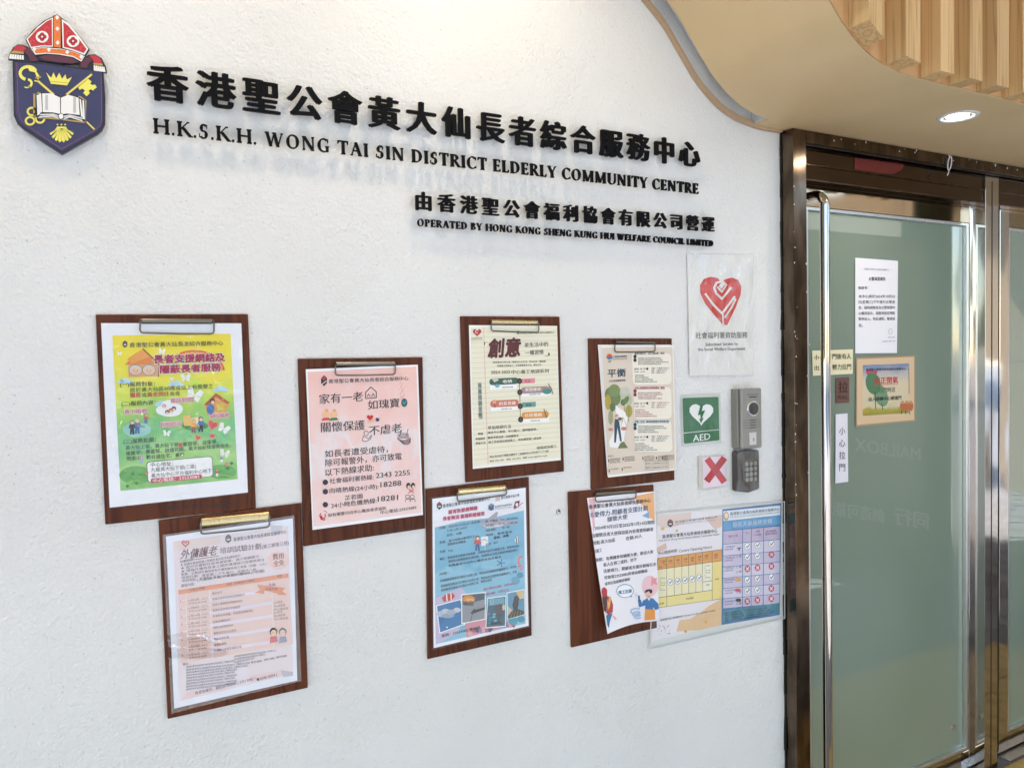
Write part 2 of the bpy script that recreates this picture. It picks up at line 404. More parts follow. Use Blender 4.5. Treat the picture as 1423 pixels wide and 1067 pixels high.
mb = MB()
band(mb, 1.503, 8.2, -.41, -.001, 0, .12, MT['soffit']); mb.build('lower_ceiling', kind='structure')
mb = MB(); band(mb, -3.2, 1.5027, -.4101, -.056, 0, .12, MT['soffit']); mb.build('curved_ceiling', kind='structure')
mb = MB(); band(mb, -3.2, 1.5025, -.0555, -.001, .075, .12, MT['white'])
xe = 1.5022; mb.add([(xe, -.056, gz(xe)+.002), (xe, -.001, gz(xe)+.002), (xe, -.001, gz(xe)+.12), (xe, -.056, gz(xe)+.12)], [(0, 1, 2, 3)], MT['white'])
band(mb, -3.2, 1.5022, -.0558, -.0552, .004, .118, MT['white'])
mb.build('ceiling_slot', kind='structure')
mb = MB(); band(mb, -3.2, 1.601, -.0135, -.0012, -.006, .006, MT['bead']); mb.build('ceiling_trim', kind='structure')
mb = MB(); mb.box((-3.2, -3.4, 3.2), (8.2, .2, 3.4), MT['soffit']); mb.build('upper_ceiling', kind='structure')

# batten screen on the front of the lowered ceiling
sc = thing('batten_screen', 'pale wood screen of upright battens along the front of the lowered ceiling', 'wood screen', (2.2, -.41, ZS))
mb = MB(); band(mb, -3.2, 8.2, -.4130, -.4112, .0015, .0016, MT['pine_back'])
xs = [-3.2]+[x for x, _ in GP if -3.2+1e-4 < x < 8.2-1e-4]+[8.2]; vs = []
for x in xs: vs += [(x, -.4130, gz(x)+.0015), (x, -.4130, 3.197), (x, -.4112, 3.197), (x, -.4112, gz(x)+.0015)]
fs = []
for i in range(len(xs)-1):
    a, b = 4*i, 4*i+4; fs += [(a, b, b+1, a+1), (a, a+3, b+3, b), (a+2, a+1, b+1, b+2)]
mb = MB(); mb.add(vs, fs, MT['pine_back']); mb.build('backing_panel', sc)
bx = [.78, .893, 1.006, 1.119, 1.232, 1.348, 1.463, 1.577, 1.679, 1.781, 1.884, 1.986, 2.088, 2.19, 2.292, 2.394, 2.496, 2.598, 2.7]
for i, x in enumerate(bx):
    wd = .0465
    mb = MB(); ya, yb = -.4590, -.4132; e = .0015 if x > 1.5 else .004
    z0, z1 = gz(x)+e, gz(x+wd)+e
    mb.hexa([(x, ya, z0), (x+wd, ya, z1), (x+wd, yb, z1), (x, yb, z0), (x, ya, 3.196), (x+wd, ya, 3.196), (x+wd, yb, 3.196), (x, yb, 3.196)], MT['pine'])
    mb.build('batten', sc, bevel=.0007)

# downlights
def downlight(x, y, label, energy, grp='downlights in the lowered ceiling'):
    z = gz(x); t = thing('downlight', label, 'ceiling light', (x, y, z-.002), grp)
    mb = MB(); n = 40; R0, R1 = .048, .034; vs = []
    for k in range(n):
        a = 2*PI*k/n; c, s_ = math.cos(a), math.sin(a)
        vs += [(x+R0*c, y+R0*s_, z-.0005), (x+(R0-.002)*c, y+(R0-.002)*s_, z-.004), (x+R1*c, y+R1*s_, z-.003), (x+(R1-.006)*c, y+(R1-.006)*s_, z+.012)]
    fs = []
    for k in range(n):
        for j in range(3):
            a, b = 4*k+j, 4*((k+1) % n)+j; fs.append((a, b, b+1, a+1))
    mb.add(vs, fs, MT['white']); mb.build('ring', t, smooth=True)
    mb = MB(); mb.add([(x+.030*math.cos(2*PI*k/n), y+.030*math.sin(2*PI*k/n), z-.0006) for k in range(n)], [tuple(range(n))[::-1]], MT['grey']); mb.build('inner_gap', t)
    mb = MB(); mb.add([(x+.0255*math.cos(2*PI*k/n), y+.0255*math.sin(2*PI*k/n), z-.0010) for k in range(n)], [tuple(range(n))[::-1]], MT['lampglow']); mb.build('lamp_lens', t)
    l = bpy.data.lights.new('lamp', 'SPOT'); l.energy = energy; l.color = (1., .83, .60); l.spot_size = math.radians(150); l.spot_blend = .9; l.shadow_soft_size = .03
    o = bpy.data.objects.new('lamp', l); COL.objects.link(o); o.parent = t; o.location = (0, 0, -.012)
MT['lampglow'] = emit_mat('lamp_lens_glow', (1, .93, .8), 14)
LE = 1.5
downlight(1.92, -.285, 'lit round recessed downlight above the glass door', LE*.35)
for x, lb in ((-.75, 'lit downlight beyond the left edge of the wall'), (.0, 'lit downlight high above the crest'), (.72, 'lit downlight high above the sign lettering')):
    downlight(x, -.30, lb, LE)

# ground
mb = MB(); mb.add([(-60, -80, 0), (60, -80, 0), (60, 3, 0), (-60, 3, 0)], [(0, 1, 2, 3)], new_mat('grey_paving', (.25, .255, .26), .8)); gr = mb.build('ground', kind='structure', loc=(0, 0, 0))
_m = gr.data.materials[0]; g_ = geo(_m, (1, 1, 1)); n_ = N(_m, 'ShaderNodeTexNoise', i_Scale=3., i_Detail=6.); L(_m, g_.outputs[0], n_.inputs[0]); r_ = ramp(_m, n_.outputs[0], [(.3, (.15, .155, .165, 1)), (.7, (.22, .225, .235, 1))]); L(_m, r_.outputs[0], P(_m).inputs['Base Color'])
ymat = new_mat('yellow_tile', (.52, .35, .10), .55)
g_ = geo(ymat, (1, 1, 1)); n_ = N(ymat, 'ShaderNodeTexNoise', i_Scale=18., i_Detail=5.); L(ymat, g_.outputs[0], n_.inputs[0]); r_ = ramp(ymat, n_.outputs[0], [(.3, (.38, .24, .06, 1)), (.7, (.60, .42, .14, 1))]); L(ymat, r_.outputs[0], P(ymat).inputs['Base Color']); bump(ymat, n_.outputs[0], .4, .004)
for i in range(7):
    for j in range(2):
        x, y = 1.55+i*.3, -.03-j*.3
        mb = MB(); mb.box((x+.003, y-.297, .0005), (x+.297, y-.003, .009+.0006*((i*3+j) % 3)), ymat); mb.build('paving_tile', gr, bevel=.003)
gmat = new_mat('grey_tile', (.27, .26, .255), .6)
oi = N(gmat, 'ShaderNodeNewGeometry'); n_ = N(gmat, 'ShaderNodeTexNoise', i_Scale=2.4, i_Detail=4.); r_ = ramp(gmat, n_.outputs[0], [(.3, (.15, .15, .155, 1)), (.7, (.25, .25, .255, 1))]); L(gmat, oi.outputs['Position'], n_.inputs[0]); L(gmat, r_.outputs[0], P(gmat).inputs['Base Color'])
mb = MB()
for j in range(20):
    for i in range(34):
        x, y = -2.2+i*.3+(.15 if j % 2 else 0), -.66-j*.3; h = .006+.003*random.random()
        c = [(x+.15+.148*math.cos(PI/6+a*PI/3)*1.02, y-.15+.165*math.sin(PI/6+a*PI/3)) for a in range(6)]
        mb.add([(p, q, h) for p, q in c]+[(p, q, .0004) for p, q in c], [tuple(range(6))]+[(k, k+6, (k+1) % 6+6, (k+1) % 6)[::-1] for k in range(6)], gmat)
mb.build('paving_stones', gr, kind='stuff')

# ================================================================== ENTRANCE
zt = U(1121, 198.5, -.042).z; zl = U(1121, 252.5, .02).z
fr = thing('door_frame', 'bronzed steel entrance frame with deep jamb and dark header at the end of the wall', 'door frame', (2.55, .08, 0))
BR, CH, BE = MT['bronze'], MT['chrome'], MT['brush']
mb = MB(); mb.box((1.6068, -.042, .0), (1.6565, .10, 1.981), BR); mb.build('jamb', fr, bevel=.0012)
mb = MB(); mb.box((3.45, -.042, .0), (3.4995, .10, 1.981), BR); mb.build('jamb', fr, bevel=.0012)
# flaking black sealant line between the wall and the jamb
mb = MB(); z = 0.01; rr = random.Random(3)
while z < 1.97:
    h = .02+rr.random()*.05; wj = .0035+rr.random()*.007; mb.prism([(1.6062-wj*.55, z), (1.6064, z-.0), (1.6064, z+h), (1.6062-wj*.6*rr.random()-.001, z+h*.9)], -.0035-rr.random()*.002, -.0004, MT['gap']); z += h*.96
mb.build('sealant', fr)
mb = MB(); mb.box((1.657, -.042, zt), (3.4495, .10, 1.981), BR); mb.build('header', fr, bevel=.0012)
TY = -.014; XPA, XPB = U(1369, 600, TY-.006).x-.0005, U(1387, 600, TY-.006).x+.0005; z1 = U(1121, 204.5, TY).z; z2 = U(1121, 251.5, TY).z; za = U(1121, 229, TY).z
mb = MB(); mb.box((1.6572, TY+.004, z1), (3.4492, .019, zt-.0003), MT['gap']); mb.box((1.6573, -.034, zt-.0028), (3.449, -.026, zt-.0004), MT['dark']); mb.build('header_profile', fr)
tmat = metal_mat('transom_steel', (.105, .075, .058), .07, .12)
mb = MB(); mb.box((1.6572, TY, z2), (XPA, .06, z1-.0004), tmat); mb.build('transom_panel', fr)
mb = MB(); mb.box((XPB, TY, z2), (3.4492, .06, z1-.0004), tmat); mb.build('transom_panel', fr)
mb = MB()
for xa_, xb_ in ((1.6574, XPA-.0002), (XPB+.0002, 3.449)):
    mb.box((xa_, TY-.0035, za-.0012), (xb_, TY-.0002, za+.0012), BR); mb.box((xa_, TY-.0045, z1-.006), (xb_, TY-.0002, z1-.001), BR); mb.box((xa_, TY-.0035, z2+.001), (xb_, TY-.0002, z2+.004), BR)
mb.build('transom_bead', fr)
mb = MB(); mb.box((1.6572, .0186, zl-.0035), (3.4492, .0196, z2-.0003), MT['gap']); mb.build('door_seal', fr)
xp0, xp1 = U(1369, 600, TY-.006).x, U(1387, 600, TY-.006).x
mb.box((xp0, TY-.006, 0), (xp1, .10, zt-.0007), CH); mb.build('post', fr, bevel=.001)
mb = MB(); mb.box((xp0+.035, TY-.0075, 0.01), (xp0+.0365, TY-.0062, zt-.02), MT['dark']); mb.build('post_seam', fr)
mb = MB(); mb.box((1.66, .075, 0.0), (3.4492, .098, zl+.001), MT['gap']); mb.build('rebate', fr)
mb = MB(); mb.box((1.657, -.02, .0), (2.5705, .07, .006), BE); mb.box((2.6455, -.02, .0), (3.4492, .07, .006), BE); mb.build('threshold', fr)

rp = [U(*q, TY) for q in ((1187, 219.5), (1256, 228.5), (1254, 236), (1240, 242.5), (1222, 241), (1187, 236))]
mb = MB(); mb.prism([(p.x, p.z) for p in rp], TY-.0016, TY-.0002, new_mat('dark_red_plastic', (.11, .004, .009), .25, coat=.6, coat_rough=.1)); tag(mb.build('red_plaque'), 'dark red plaque on the brown transom above the left door', 'plaque')
cr = random.Random(8); mb = MB()
for k in range(46):
    if k < 26: x, z = 1.607+cr.random()**2*.012+(.046 if k % 3 == 0 else 0), .9+cr.random()*1.06; y = -.0424
    else: x, z, y = 1.67+cr.random()*1.0, 1.9775-cr.random()**2*.012, -.0424
    w_, h_ = .0008+cr.random()*.0022, .0008+cr.random()*.003
    mb.prism([(x-w_, z), (x, z-h_), (x+w_, z-h_*.3), (x+w_*.4, z+h_)], y-.0004, y, MT['white'])
mb.build('paint_specks', fr, kind='stuff')
def leaf(x0, x1, zb, ztop, zg0, zg1, gx0, gx1, label, beads):
    t = thing('glass_door', label, 'door', ((x0+x1)/2, .06, zb))
    y0, y1 = .020, .062
    mb = MB(); mb.box((x0, y0, zb), (gx0, y1, ztop), CH); mb.build('stile', t, bevel=.0015)
    mb = MB(); mb.box((gx1, y0, zb), (x1, y1, ztop), CH); mb.build('stile', t, bevel=.0015)
    mb = MB(); mb.box((gx0+.0004, y0+.0006, zg1), (gx1-.0004, y1, ztop-.0004), MT['toprail']); mb.build('top_rail', t)
    mb = MB(); mb.box((gx0+.0004, y0+.0006, zb+.0004), (gx1-.0004, y1, zg0), CH); mb.build('bottom_rail', t, bevel=.0015)
    mb = MB(); mb.box((gx0+.0006, .034, zg0+.0004), (gx1-.0006, .044, zg1-.0004), MT['glass']); mb.build('glass_pane', t)
    b = .014; mb = MB()
    mb.box((gx0+.001, .022, zg1-b*.75), (gx1-.001, .0338, zg1-.001), BE); mb.box((gx0+.001, .022, zg0+.001), (gx1-.001, .0338, zg0+b*.8), BE)
    mb.box((gx1-b, .0216, zg0+.001), (gx1-.001, .0336, zg1-.001), BE); mb.box((gx0+.001, .0216, zg0+.001), (gx0+b*.6, .0336, zg1-.001), BE)
    mb.build('glazing_bead', t, bevel=.001)
    return t
zg1 = U(1121, 289, .02).z+.006
left = leaf(1.6605, 2.560, .012, zl-.004, U(1343, 1043, .02).z, zg1, 1.728, 2.483, 'left green frosted glass door with paper notices and a long pull bar', 1)
right = leaf(2.652, 3.445, .012, zl-.004, U(1409, 1015, .02).z, zg1, 2.706, 3.39, 'right green frosted glass door cut off by the picture edge', 1)
mb = MB()
for x, z in ((2.42, .155),): mb.cyl((x, z), .012, .012, .0325, .0339, MT['brush'])
mb.build('glass_stamp', left)
lm = new_mat('reflected_lettering_tone', (.26, .325, .27), .5, coat=1., coat_rough=.012); P(lm).inputs['Coat IOR'].default_value = 2.1  # paler glass tone painting mirror-image lettering reflected in the door
def reflected_text(st, q0, q1, hpx, off):
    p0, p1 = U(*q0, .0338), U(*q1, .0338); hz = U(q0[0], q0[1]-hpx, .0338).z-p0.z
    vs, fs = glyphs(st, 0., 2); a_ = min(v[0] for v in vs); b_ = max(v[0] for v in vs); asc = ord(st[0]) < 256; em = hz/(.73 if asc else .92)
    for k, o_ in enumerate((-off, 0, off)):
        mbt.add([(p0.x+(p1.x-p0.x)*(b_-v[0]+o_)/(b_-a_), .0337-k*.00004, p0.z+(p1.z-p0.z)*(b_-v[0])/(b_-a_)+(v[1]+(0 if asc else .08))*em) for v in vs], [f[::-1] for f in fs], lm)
mbt = MB(); reflected_text('MAILBOX', (1188, 626), (1279, 640), 19, .012)
reflected_text('創造可能', (1158, 716), (1229, 726), 20, .03); reflected_text('同行', (1243, 728), (1290, 736), 24, .03)
mbt.build('painted_reflection', left)
# pull bar
hc = U(1146, 275, -.062); zt_ = hc.z+.012; hx = hc.x
mb = MB(); path = [(hx, .019, zt_)]; rr_ = .034
path += [(hx, -.062+rr_+.012, zt_)]+[(hx, -.062+rr_-rr_*math.sin(a), zt_-rr_+rr_*math.cos(a)) for a in [PI/2*k/8 for k in range(9)]]
zb_ = .22; path += [(hx, -.062, z) for z in (1.4, 1.0, .6)]+[(hx, -.062+rr_-rr_*math.cos(a), zb_+rr_-rr_*math.sin(a)) for a in [PI/2*k/8 for k in range(9)]]+[(hx, .019, zb_)]
mb.tube(path, .0125, MT['pull'], 20); mb.cyl((hx, zt_), .021, .021, .014, .0199, MT['pull']); mb.cyl((hx, zb_), .021, .021, .014, .0199, MT['pull'])
mb.build('pull_bar', left, smooth=True)
p = U(1321, 224, -.05)
mb = MB(); mb.tube([(p.x+.0085*math.sin(a)*(1 if a < PI*1.9 else .6), -.047-.003*math.cos(a), p.z-.006+.02*math.cos(a)) for a in [2*PI*k/22 for k in range(22)]], .0018, MT['white'], 7, True)
mb.tube([(p.x-.001, -.046, p.z-.026), (p.x-.006, -.047, p.z-.036), (p.x-.009, -.0455, p.z-.043)], .0018, MT['white'], 7)
mb.tube([(p.x, -.0465, p.z+.014), (p.x+.001, -.0435, p.z+.021)], .0018, MT['white'], 7)
tag(mb.build('cable_tie', smooth=True), 'white looped cable tie hanging from the dark door header', 'cable tie')

# ================================================================== WHAT STANDS BEHIND THE VIEWER (seen in the glass and the steel)
def face_text(st, xa, xb, z, em, y, col, off=0.02):
    """lettering on a face that looks towards the door (+y): reads from large x to small x"""
    vs, fs = glyphs(st, off, 2); a = min(v[0] for v in vs); b = max(v[0] for v in vs); mb_ = MB()
    mb_.add([(xa+(xb-xa)*(v[0]-a)/(b-a), y, z+v[1]*em) for v in vs], [tuple(f) for f in fs], col); return mb_
cb = thing('mailbox_cabinet', 'grey brown mailbox cabinet with white lettering standing opposite the door', 'mailbox cabinet', (4.5, -1.95, 0))
cm = new_mat('cabinet_paint', (.40, .32, .25), .5); wm = new_mat('cabinet_lettering', (.88, .88, .86), .6)
mb = MB(); mb.box((3.7, -2.1, .0), (5.05, -1.8, 2.15), cm); mb.build('body', cb, bevel=.004)
#, 5.0, 4.30, .64, .165, -1.797, wm).build('lettering', cb)
#  創造可能', 5.02, 4.0, .27, .16, -1.797, wm).build('lettering', cb)
for i in range(4):
    for j in range(3):
        mb = MB(); mb.box((3.8+i*.3, -1.7995, 1.12+j*.3), (4.07+i*.3, -1.79, 1.38+j*.3), new_mat('mailbox_door_paint', (.27, .24, .21), .45)); mb.build('mailbox_door', cb, bevel=.003)
mb = MB(); n = 20; mb.add([(5.3+.16*math.cos(2*PI*k/n), -1.95+.16*math.sin(2*PI*k/n), z) for z in (0, 3.2) for k in range(n)], [(k, (k+1) % n, n+(k+1) % n, n+k) for k in range(n)], new_mat('column_paint', (.05, .07, .05), .6))
tag(mb.build('column', smooth=True), 'round green column beside the mailbox cabinet', 'column')
lw = MB(); lw.box((-3.6, -3.4, 1.3), (-3.3, 0, 3.19), new_mat('sky_blocker_grey', (.36, .35, .34), .7)); tag(lw.build('sky_blocker'), 'unseen grey panel added high on the left to hold back sky light', 'wall')  # unseen panel, added to keep sky light off the left batten sides
swm = new_mat('side_wall_tile', (.33, .27, .20), .35)
sw = thing('side_wall', 'brown tiled side wall with upright piers to the right of the entrance', 'wall', (7.7, -3.5, 0))
mb = MB(); mb.box((7.6, -9.5, 1.25), (7.9, -.2, 3.19), swm); mb.build('upper_panel', sw)
for i in range(9):
    mb = MB(); mb.box((7.603, -9.4+i*1.12, 0), (7.897, -8.95+i*1.12+(.2 if i % 2 else 0), 1.2497), swm); mb.build('pier', sw, bevel=.01)
def house(x0, x1, y, h, col, seed, label):
    r = random.Random(seed); t = thing('apartment_block', label, 'building', ((x0+x1)/2, y-3, 0))
    mb = MB(); mb.box((x0, y-6, 0), (x1, y, h), new_mat('block_wall', col, .8)); mb.build('wall', t)
    gm = new_mat('window_glass', (.04, .05, .06), .1); fm = new_mat('window_frame', (.5, .5, .5), .5)
    nx = int((x1-x0)/2.2); mbw = MB(); mbf = MB()
    for i in range(nx):
        for j in range(int(h/3)):
            x, z = x0+.6+i*2.2, 1.2+j*3
            mbf.box((x-.06, y+.002, z-.06), (x+1.26, y+.05, z+1.46), fm); mbw.box((x, y+.052, z), (x+1.2, y+.07, z+1.4), gm)
    mbf.build('window_frames', t); mbw.build('window_panes', t)
house(-22, -8, -22, 24, (.5, .46, .38), 1, 'tall cream apartment block far across the street on the left')
house(-5, 9, -26, 30, (.45, .34, .28), 2, 'tall pinkish apartment block across the street')
house(12, 26, -21, 21, (.48, .48, .46), 3, 'lower grey apartment block across the street on the right')

# ================================================================== RAISED SIGN LETTERS
T_, t_, SH, SE = .205, .085, .055, .055       # stem, hairline, serif height, serif overhang
def stem(x, w=T_, y0=0., y1=1., top=True, bot=True):
    p = [[(x, y0), (x+w, y0), (x+w, y1), (x, y1)]]
    if bot: p.append([(x-SE, y0), (x+w+SE, y0), (x+w+SE, y0+SH), (x+w, y0+SH*1.9), (x, y0+SH*1.9), (x-SE, y0+SH)])
    if top: p.append([(x-SE, y1-SH), (x, y1-SH*1.9), (x+w, y1-SH*1.9), (x+w+SE, y1-SH), (x+w+SE, y1), (x-SE, y1)])
    return p
def dg(xa, ya, xb, yb, w): return [[(xa-w/2, ya), (xa+w/2, ya), (xb+w/2, yb), (xb-w/2, yb)]]
def ser(xc, y, w): return [[(xc-w/2-SE, y), (xc+w/2+SE, y), (xc+w/2+SE, y+SH), (xc-w/2-SE, y+SH)]]
def hb(x0, x1, y, h=t_): return [[(x0, y), (x1, y), (x1, y+h), (x0, y+h)]]
def ar(cx, cy, rx, ry, a0, a1, W=T_, w=t_, n=14):
    out = []; pr = None
    for k in range(n+1):
        a = math.radians(a0+(a1-a0)*k/n); th = w+(W-w)*abs(math.cos(a))**1.4
        o_ = (cx+rx*math.cos(a), cy+ry*math.sin(a)); i_ = (cx+(rx-th)*math.cos(a), cy+(ry-th)*math.sin(a)) if False else (cx+(rx-(W if False else th))*math.cos(a), cy+(ry-(w+(th-w)*.2))*math.sin(a))
        if pr: out.append([pr[0], o_, i_, pr[1]])
        pr = (o_, i_)
    return out
def vt(x, y0, y1, w=.05): return [[(x, y0), (x+w, y0+.02), (x+w, y1), (x, y1)]]
SF = {
 '.': (.20, [[(.03, 0), (.17, 0), (.17, .14), (.03, .14)]]), ' ': (.34, []),
 'H': (1.02, stem(.10)+stem(.76)+hb(.2, .8, .47)),
 'I': (.38, stem(.10)),
 'K': (.92, stem(.10)+dg(.24, .45, .72, 1., .09)+dg(.86, 0, .40, .60, .21)+ser(.73, 1-SH, .06)+[[(.76, 0), (1.0, 0), (1.0, SH), (.82, SH)]]),
 'S': (.68, ar(.36, .735, .25, .265, 40, 270)+ar(.33, .275, .28, .29, -145, 90)+vt(.53, .70, .95)+vt(.06, .06, .32)),
 'W': (1.34, dg(.42, 0, .17, 1, .19)+dg(.42, 0, .66, 1, .085)+dg(.90, 0, .66, 1, .19)+dg(.90, 0, 1.18, 1, .085)+ser(.17, 1-SH, .17)+ser(1.18, 1-SH, .07)+ser(.66, 1-SH, .15)),
 'O': (.98, ar(.48, .5, .44, .52, 0, 360, T_, t_, 30)),
 'N': (1.0, stem(.13, .075, 0, 1, True)+dg(.80, 0, .20, 1, .20)+stem(.78, .08, 0, 1, True, False)),
 'G': (.94, ar(.50, .5, .45, .52, 52, 318)+stem(.66, .165, .03, .45, True, False)+vt(.76, .70, .96)),
 'C': (.86, ar(.50, .5, .45, .52, 48, 312)+vt(.76, .70, .96)+vt(.78, .05, .25, .04)),
 'T': (.80, stem(.32, T_, 0, 1, False)+hb(.03, .79, .925)+[[(.03, .76), (.075, .78), (.11, .93), (.03, .93)], [(.79, .76), (.745, .78), (.71, .93), (.79, .93)]]),
 'A': (.92, dg(.14, 0, .46, 1, .08)+dg(.78, 0, .46, 1, .20)+hb(.24, .68, .33, .07)+ser(.14, 0, .06)+ser(.78, 0, .18)),
 'D': (.92, stem(.10)+ar(.36, .5, .50, .50, -90, 90)+hb(.2, .37, 0)+hb(.2, .37, .925)),
 'R': (.86, stem(.10)+ar(.38, .745, .34, .255, -90, 90, T_*.95)+hb(.2, .39, .925)+hb(.2, .39, .49)+dg(.80, 0, .42, .52, .20)+[[(.70, 0), (.96, 0), (.96, SH), (.76, SH)]]),
 'P': (.74, stem(.10)+ar(.38, .725, .33, .275, -90, 90, T_*.95)+hb(.2, .39, .925)+hb(.2, .39, .45)),
 'B': (.78, stem(.10)+ar(.36, .755, .31, .245, -90, 90, T_*.9)+ar(.38, .27, .36, .27, -90, 90)+hb(.2, .39, .925)+hb(.2, .39, .50, .06)+hb(.2, .39, 0)),
 'E': (.70, stem(.10, T_, 0, 1)+hb(.2, .62, .925)+hb(.2, .55, .47)+hb(.2, .66, 0)+vt(.60, .76, .95, .045)+vt(.62, .02, .22, .045)+vt(.51, .38, .60, .04)),
 'F': (.66, stem(.10, T_, 0, 1)+hb(.2, .60, .925)+hb(.2, .54, .47)+vt(.58, .76, .95, .045)+vt(.50, .38, .60, .04)),
 'L': (.66, stem(.10)+hb(.2, .62, 0)+vt(.585, .02, .24, .045)),
 'Y': (.86, stem(.345, T_, 0, .45, False)+dg(.43, .40, .14, 1, .18)+dg(.43, .40, .76, 1, .08)+ser(.14, 1-SH, .16)+ser(.76, 1-SH, .07)),
 'U': (.96, stem(.12, T_, .30, 1, True, False)+stem(.80, .08, .30, 1, True, False)+ar(.50, .34, .38, .36, 180, 360, .15, t_)),
 'M': (1.20, stem(.14, .08)+stem(.90, T_)+dg(.57, 0.03, .20, 1, .20)+dg(.57, .03, .97, 1, .08)),
}
YF, YB = -.0185, -.0125        # front and back faces of the raised letters
def sign_thing(label, grp, p0):
    return thing('raised_lettering', label, 'sign', (p0.x, 0, p0.z), grp)
def latin_line(st, pa, pb, cap_px, root, zf):
    A, B = U(*pa, YF), U(*pb, YF); capz = U(pa[0], pa[1]-cap_px[0], YF).z-A.z; capz2 = U(pb[0], pb[1]-cap_px[1], YF).z-B.z; capz = (capz+capz2)/2
    tr = .105; tot = sum(SF[c][0]+tr for c in st)-.14-tr; k = (B.x-A.x)/tot; x = -.05
    for c in st:
        adv, polys = SF[c]
        if polys:
            mb = MB()
            for q, pl in enumerate(polys):
                e = q*.00003
                mb.prism([(A.x+(x+px)*k, A.z+(B.z-A.z)*((x+px)/tot)+py*capz) for px, py in pl], YF+e, YB-e, MT['letter'])
            mb.build('letter', root)
            pm = MB(); cx = A.x+(x+adv*.5)*k; cz = A.z+(B.z-A.z)*x/tot+capz*.5
        x += adv+tr
    return capz
def cjk_mesh(c, sh, off):
    """one character, its upright strokes fattened sideways as in the heavy sign lettering"""
    vs0, fs0 = glyphs(c, off, 3); n = len(vs0); vs, fs = [], []
    ed = {}
    for f in fs0:
        for a_, b_ in zip(f, f[1:]+f[:1]):
            ed[(a_, b_)] = ed.get((a_, b_), 0)+1
    rim = [(a_, b_) for (a_, b_) in ed if (b_, a_) not in ed]
    for k, (dx, dy) in enumerate(((-sh, 0), (-sh*.33, .010), (sh*.33, -.010), (sh, 0))):
        e = k*.004; b0 = len(vs)
        vs += [(v[0]+dx, v[1]+dy, 1+e) for v in vs0]+[(v[0]+dx, v[1]+dy, -1-e) for v in vs0]
        fs += [tuple(b0+i_ for i_ in f) for f in fs0]+[tuple(b0+n+i_ for i_ in f[::-1]) for f in fs0]+[(b0+b_, b0+a_, b0+n+a_, b0+n+b_) for a_, b_ in rim]
    return vs, fs
def cjk_line(st, pa, pb, hp, root, sh=.044, off=0.):
    """pa, pb: lower corners of the first and the last glyph; hp: glyph heights there"""
    A, B = U(*pa, YF), U(*pb, YF)
    h = (U(pa[0], pa[1]-hp[0], YF).z-A.z+U(pb[0], pb[1]-hp[1], YF).z-B.z)/2; em = h/.93
    n = len(st); gw = em*.93; step = (B.x-A.x-gw)/(n-1)
    for i, c in enumerate(st):
        vs, fs = cjk_mesh(c, sh, off); x0 = A.x+i*step; z0 = A.z+(B.z-A.z)*(i*step)/(B.x-A.x)
        mb = MB(); mb.add([(x0+(v[0]-.035)*em, (YF+YB)/2-v[2]*(YB-YF)/2, z0+(v[1]+.085)*em) for v in vs], fs, MT['letter']); mb.build('character', root)
q = sign_thing('large raised black Chinese characters, the top line of the sign', None, U(207, 140))
cjk_line('香港聖公會黃大仙長者綜合服務中心', (207, 137.5), (972.5, 233), (49.5, 35.5), q)
q = sign_thing('raised black English capitals directly under the large Chinese line, beginning H.K.S.K.H.', None, U(213, 186))
latin_line('H.K.S.K.H. WONG TAI SIN DISTRICT ELDERLY COMMUNITY CENTRE', (213.5, 184.5), (970.5, 269.5), (20.5, 14.2), q, 0)
q = sign_thing('smaller raised black Chinese characters, third line of the sign', None, U(578, 292))
cjk_line('由香港聖公會福利協會有限公司營運', (577.5, 291.5), (993, 322.5), (26, 20.5), q, .040, 0.)
q = sign_thing('smallest raised black English capitals, bottom line of the sign', None, U(580, 314))
t_s = (T_, t_)
latin_line('OPERATED BY HONG KONG SHENG KUNG HUI WELFARE COUNCIL LIMITED', (581, 314), (991.5, 342.5), (9.6, 8.6), q, 0)

# ================================================================== CREST
em_ = thing('crest_plaque', 'dark blue shield crest with red and gold mitre, open book, crown, keys and shell', 'crest', (U(60, 215).x, 0, U(60, 215).z))
E_ = Sheet(4.6375, 0, 0, -.016, em_, None, .0003)
def epts(l): return [(E_.pt(x, y).x, E_.pt(x, y).z) for x, y in l]
NAVY, BLK, YEL, GOLD, RED, ORG, MAR, WHT = '#31345c', '#17161c', '#efe565', '#b89a55', '#c22b3a', '#e87a33', '#5a2a3c', '#f2f0ea'
navy_edge = ink('#1c1b2e')
outer = [(80, 388), (270, 402), (520, 435), (667, 455), (680, 640), (678, 800), (660, 840), (630, 866), (400, 997), (150, 832), (110, 796), (88, 745), (84, 560)]
mb = MB(); mb.prism(epts(outer), -.0157, -.008, navy_edge)
mitre = [(163, 257), (215, 192), (285, 133), (366, 95), (430, 140), (500, 215), (577, 318), (520, 405), (500, 412), (510, 440), (588, 445), (600, 455), (688, 466), (683, 430), (655, 375), (610, 352), (570, 356), (545, 370), (524, 398), (505, 415), (380, 408), (250, 385), (215, 330), (190, 310), (150, 292), (115, 287), (85, 305), (62, 345), (52, 378), (75, 390), (155, 393), (240, 405), (250, 395)]
mb.prism(epts([(163, 257), (215, 192), (285, 133), (366, 95), (430, 140), (500, 215), (577, 318), (520, 408), (380, 412), (245, 392)]), -.0156, -.0085, navy_edge)
mb.prism(epts([(52, 382), (62, 345), (85, 305), (115, 287), (150, 290), (190, 308), (240, 380), (245, 405), (155, 393)]), -.0155, -.0085, navy_edge)
mb.prism(epts([(508, 442), (512, 408), (545, 370), (570, 354), (610, 350), (655, 375), (683, 430), (690, 468), (598, 458)]), -.0154, -.0085, navy_edge)
mb.build('plate', em_)
mb = MB(); c0 = E_.pt(380, 640); mb.box((c0.x-.03, -.0079, c0.z-.04), (c0.x+.03, -.0002, c0.z+.04), MT['dark']); mb.build('spacer', em_)
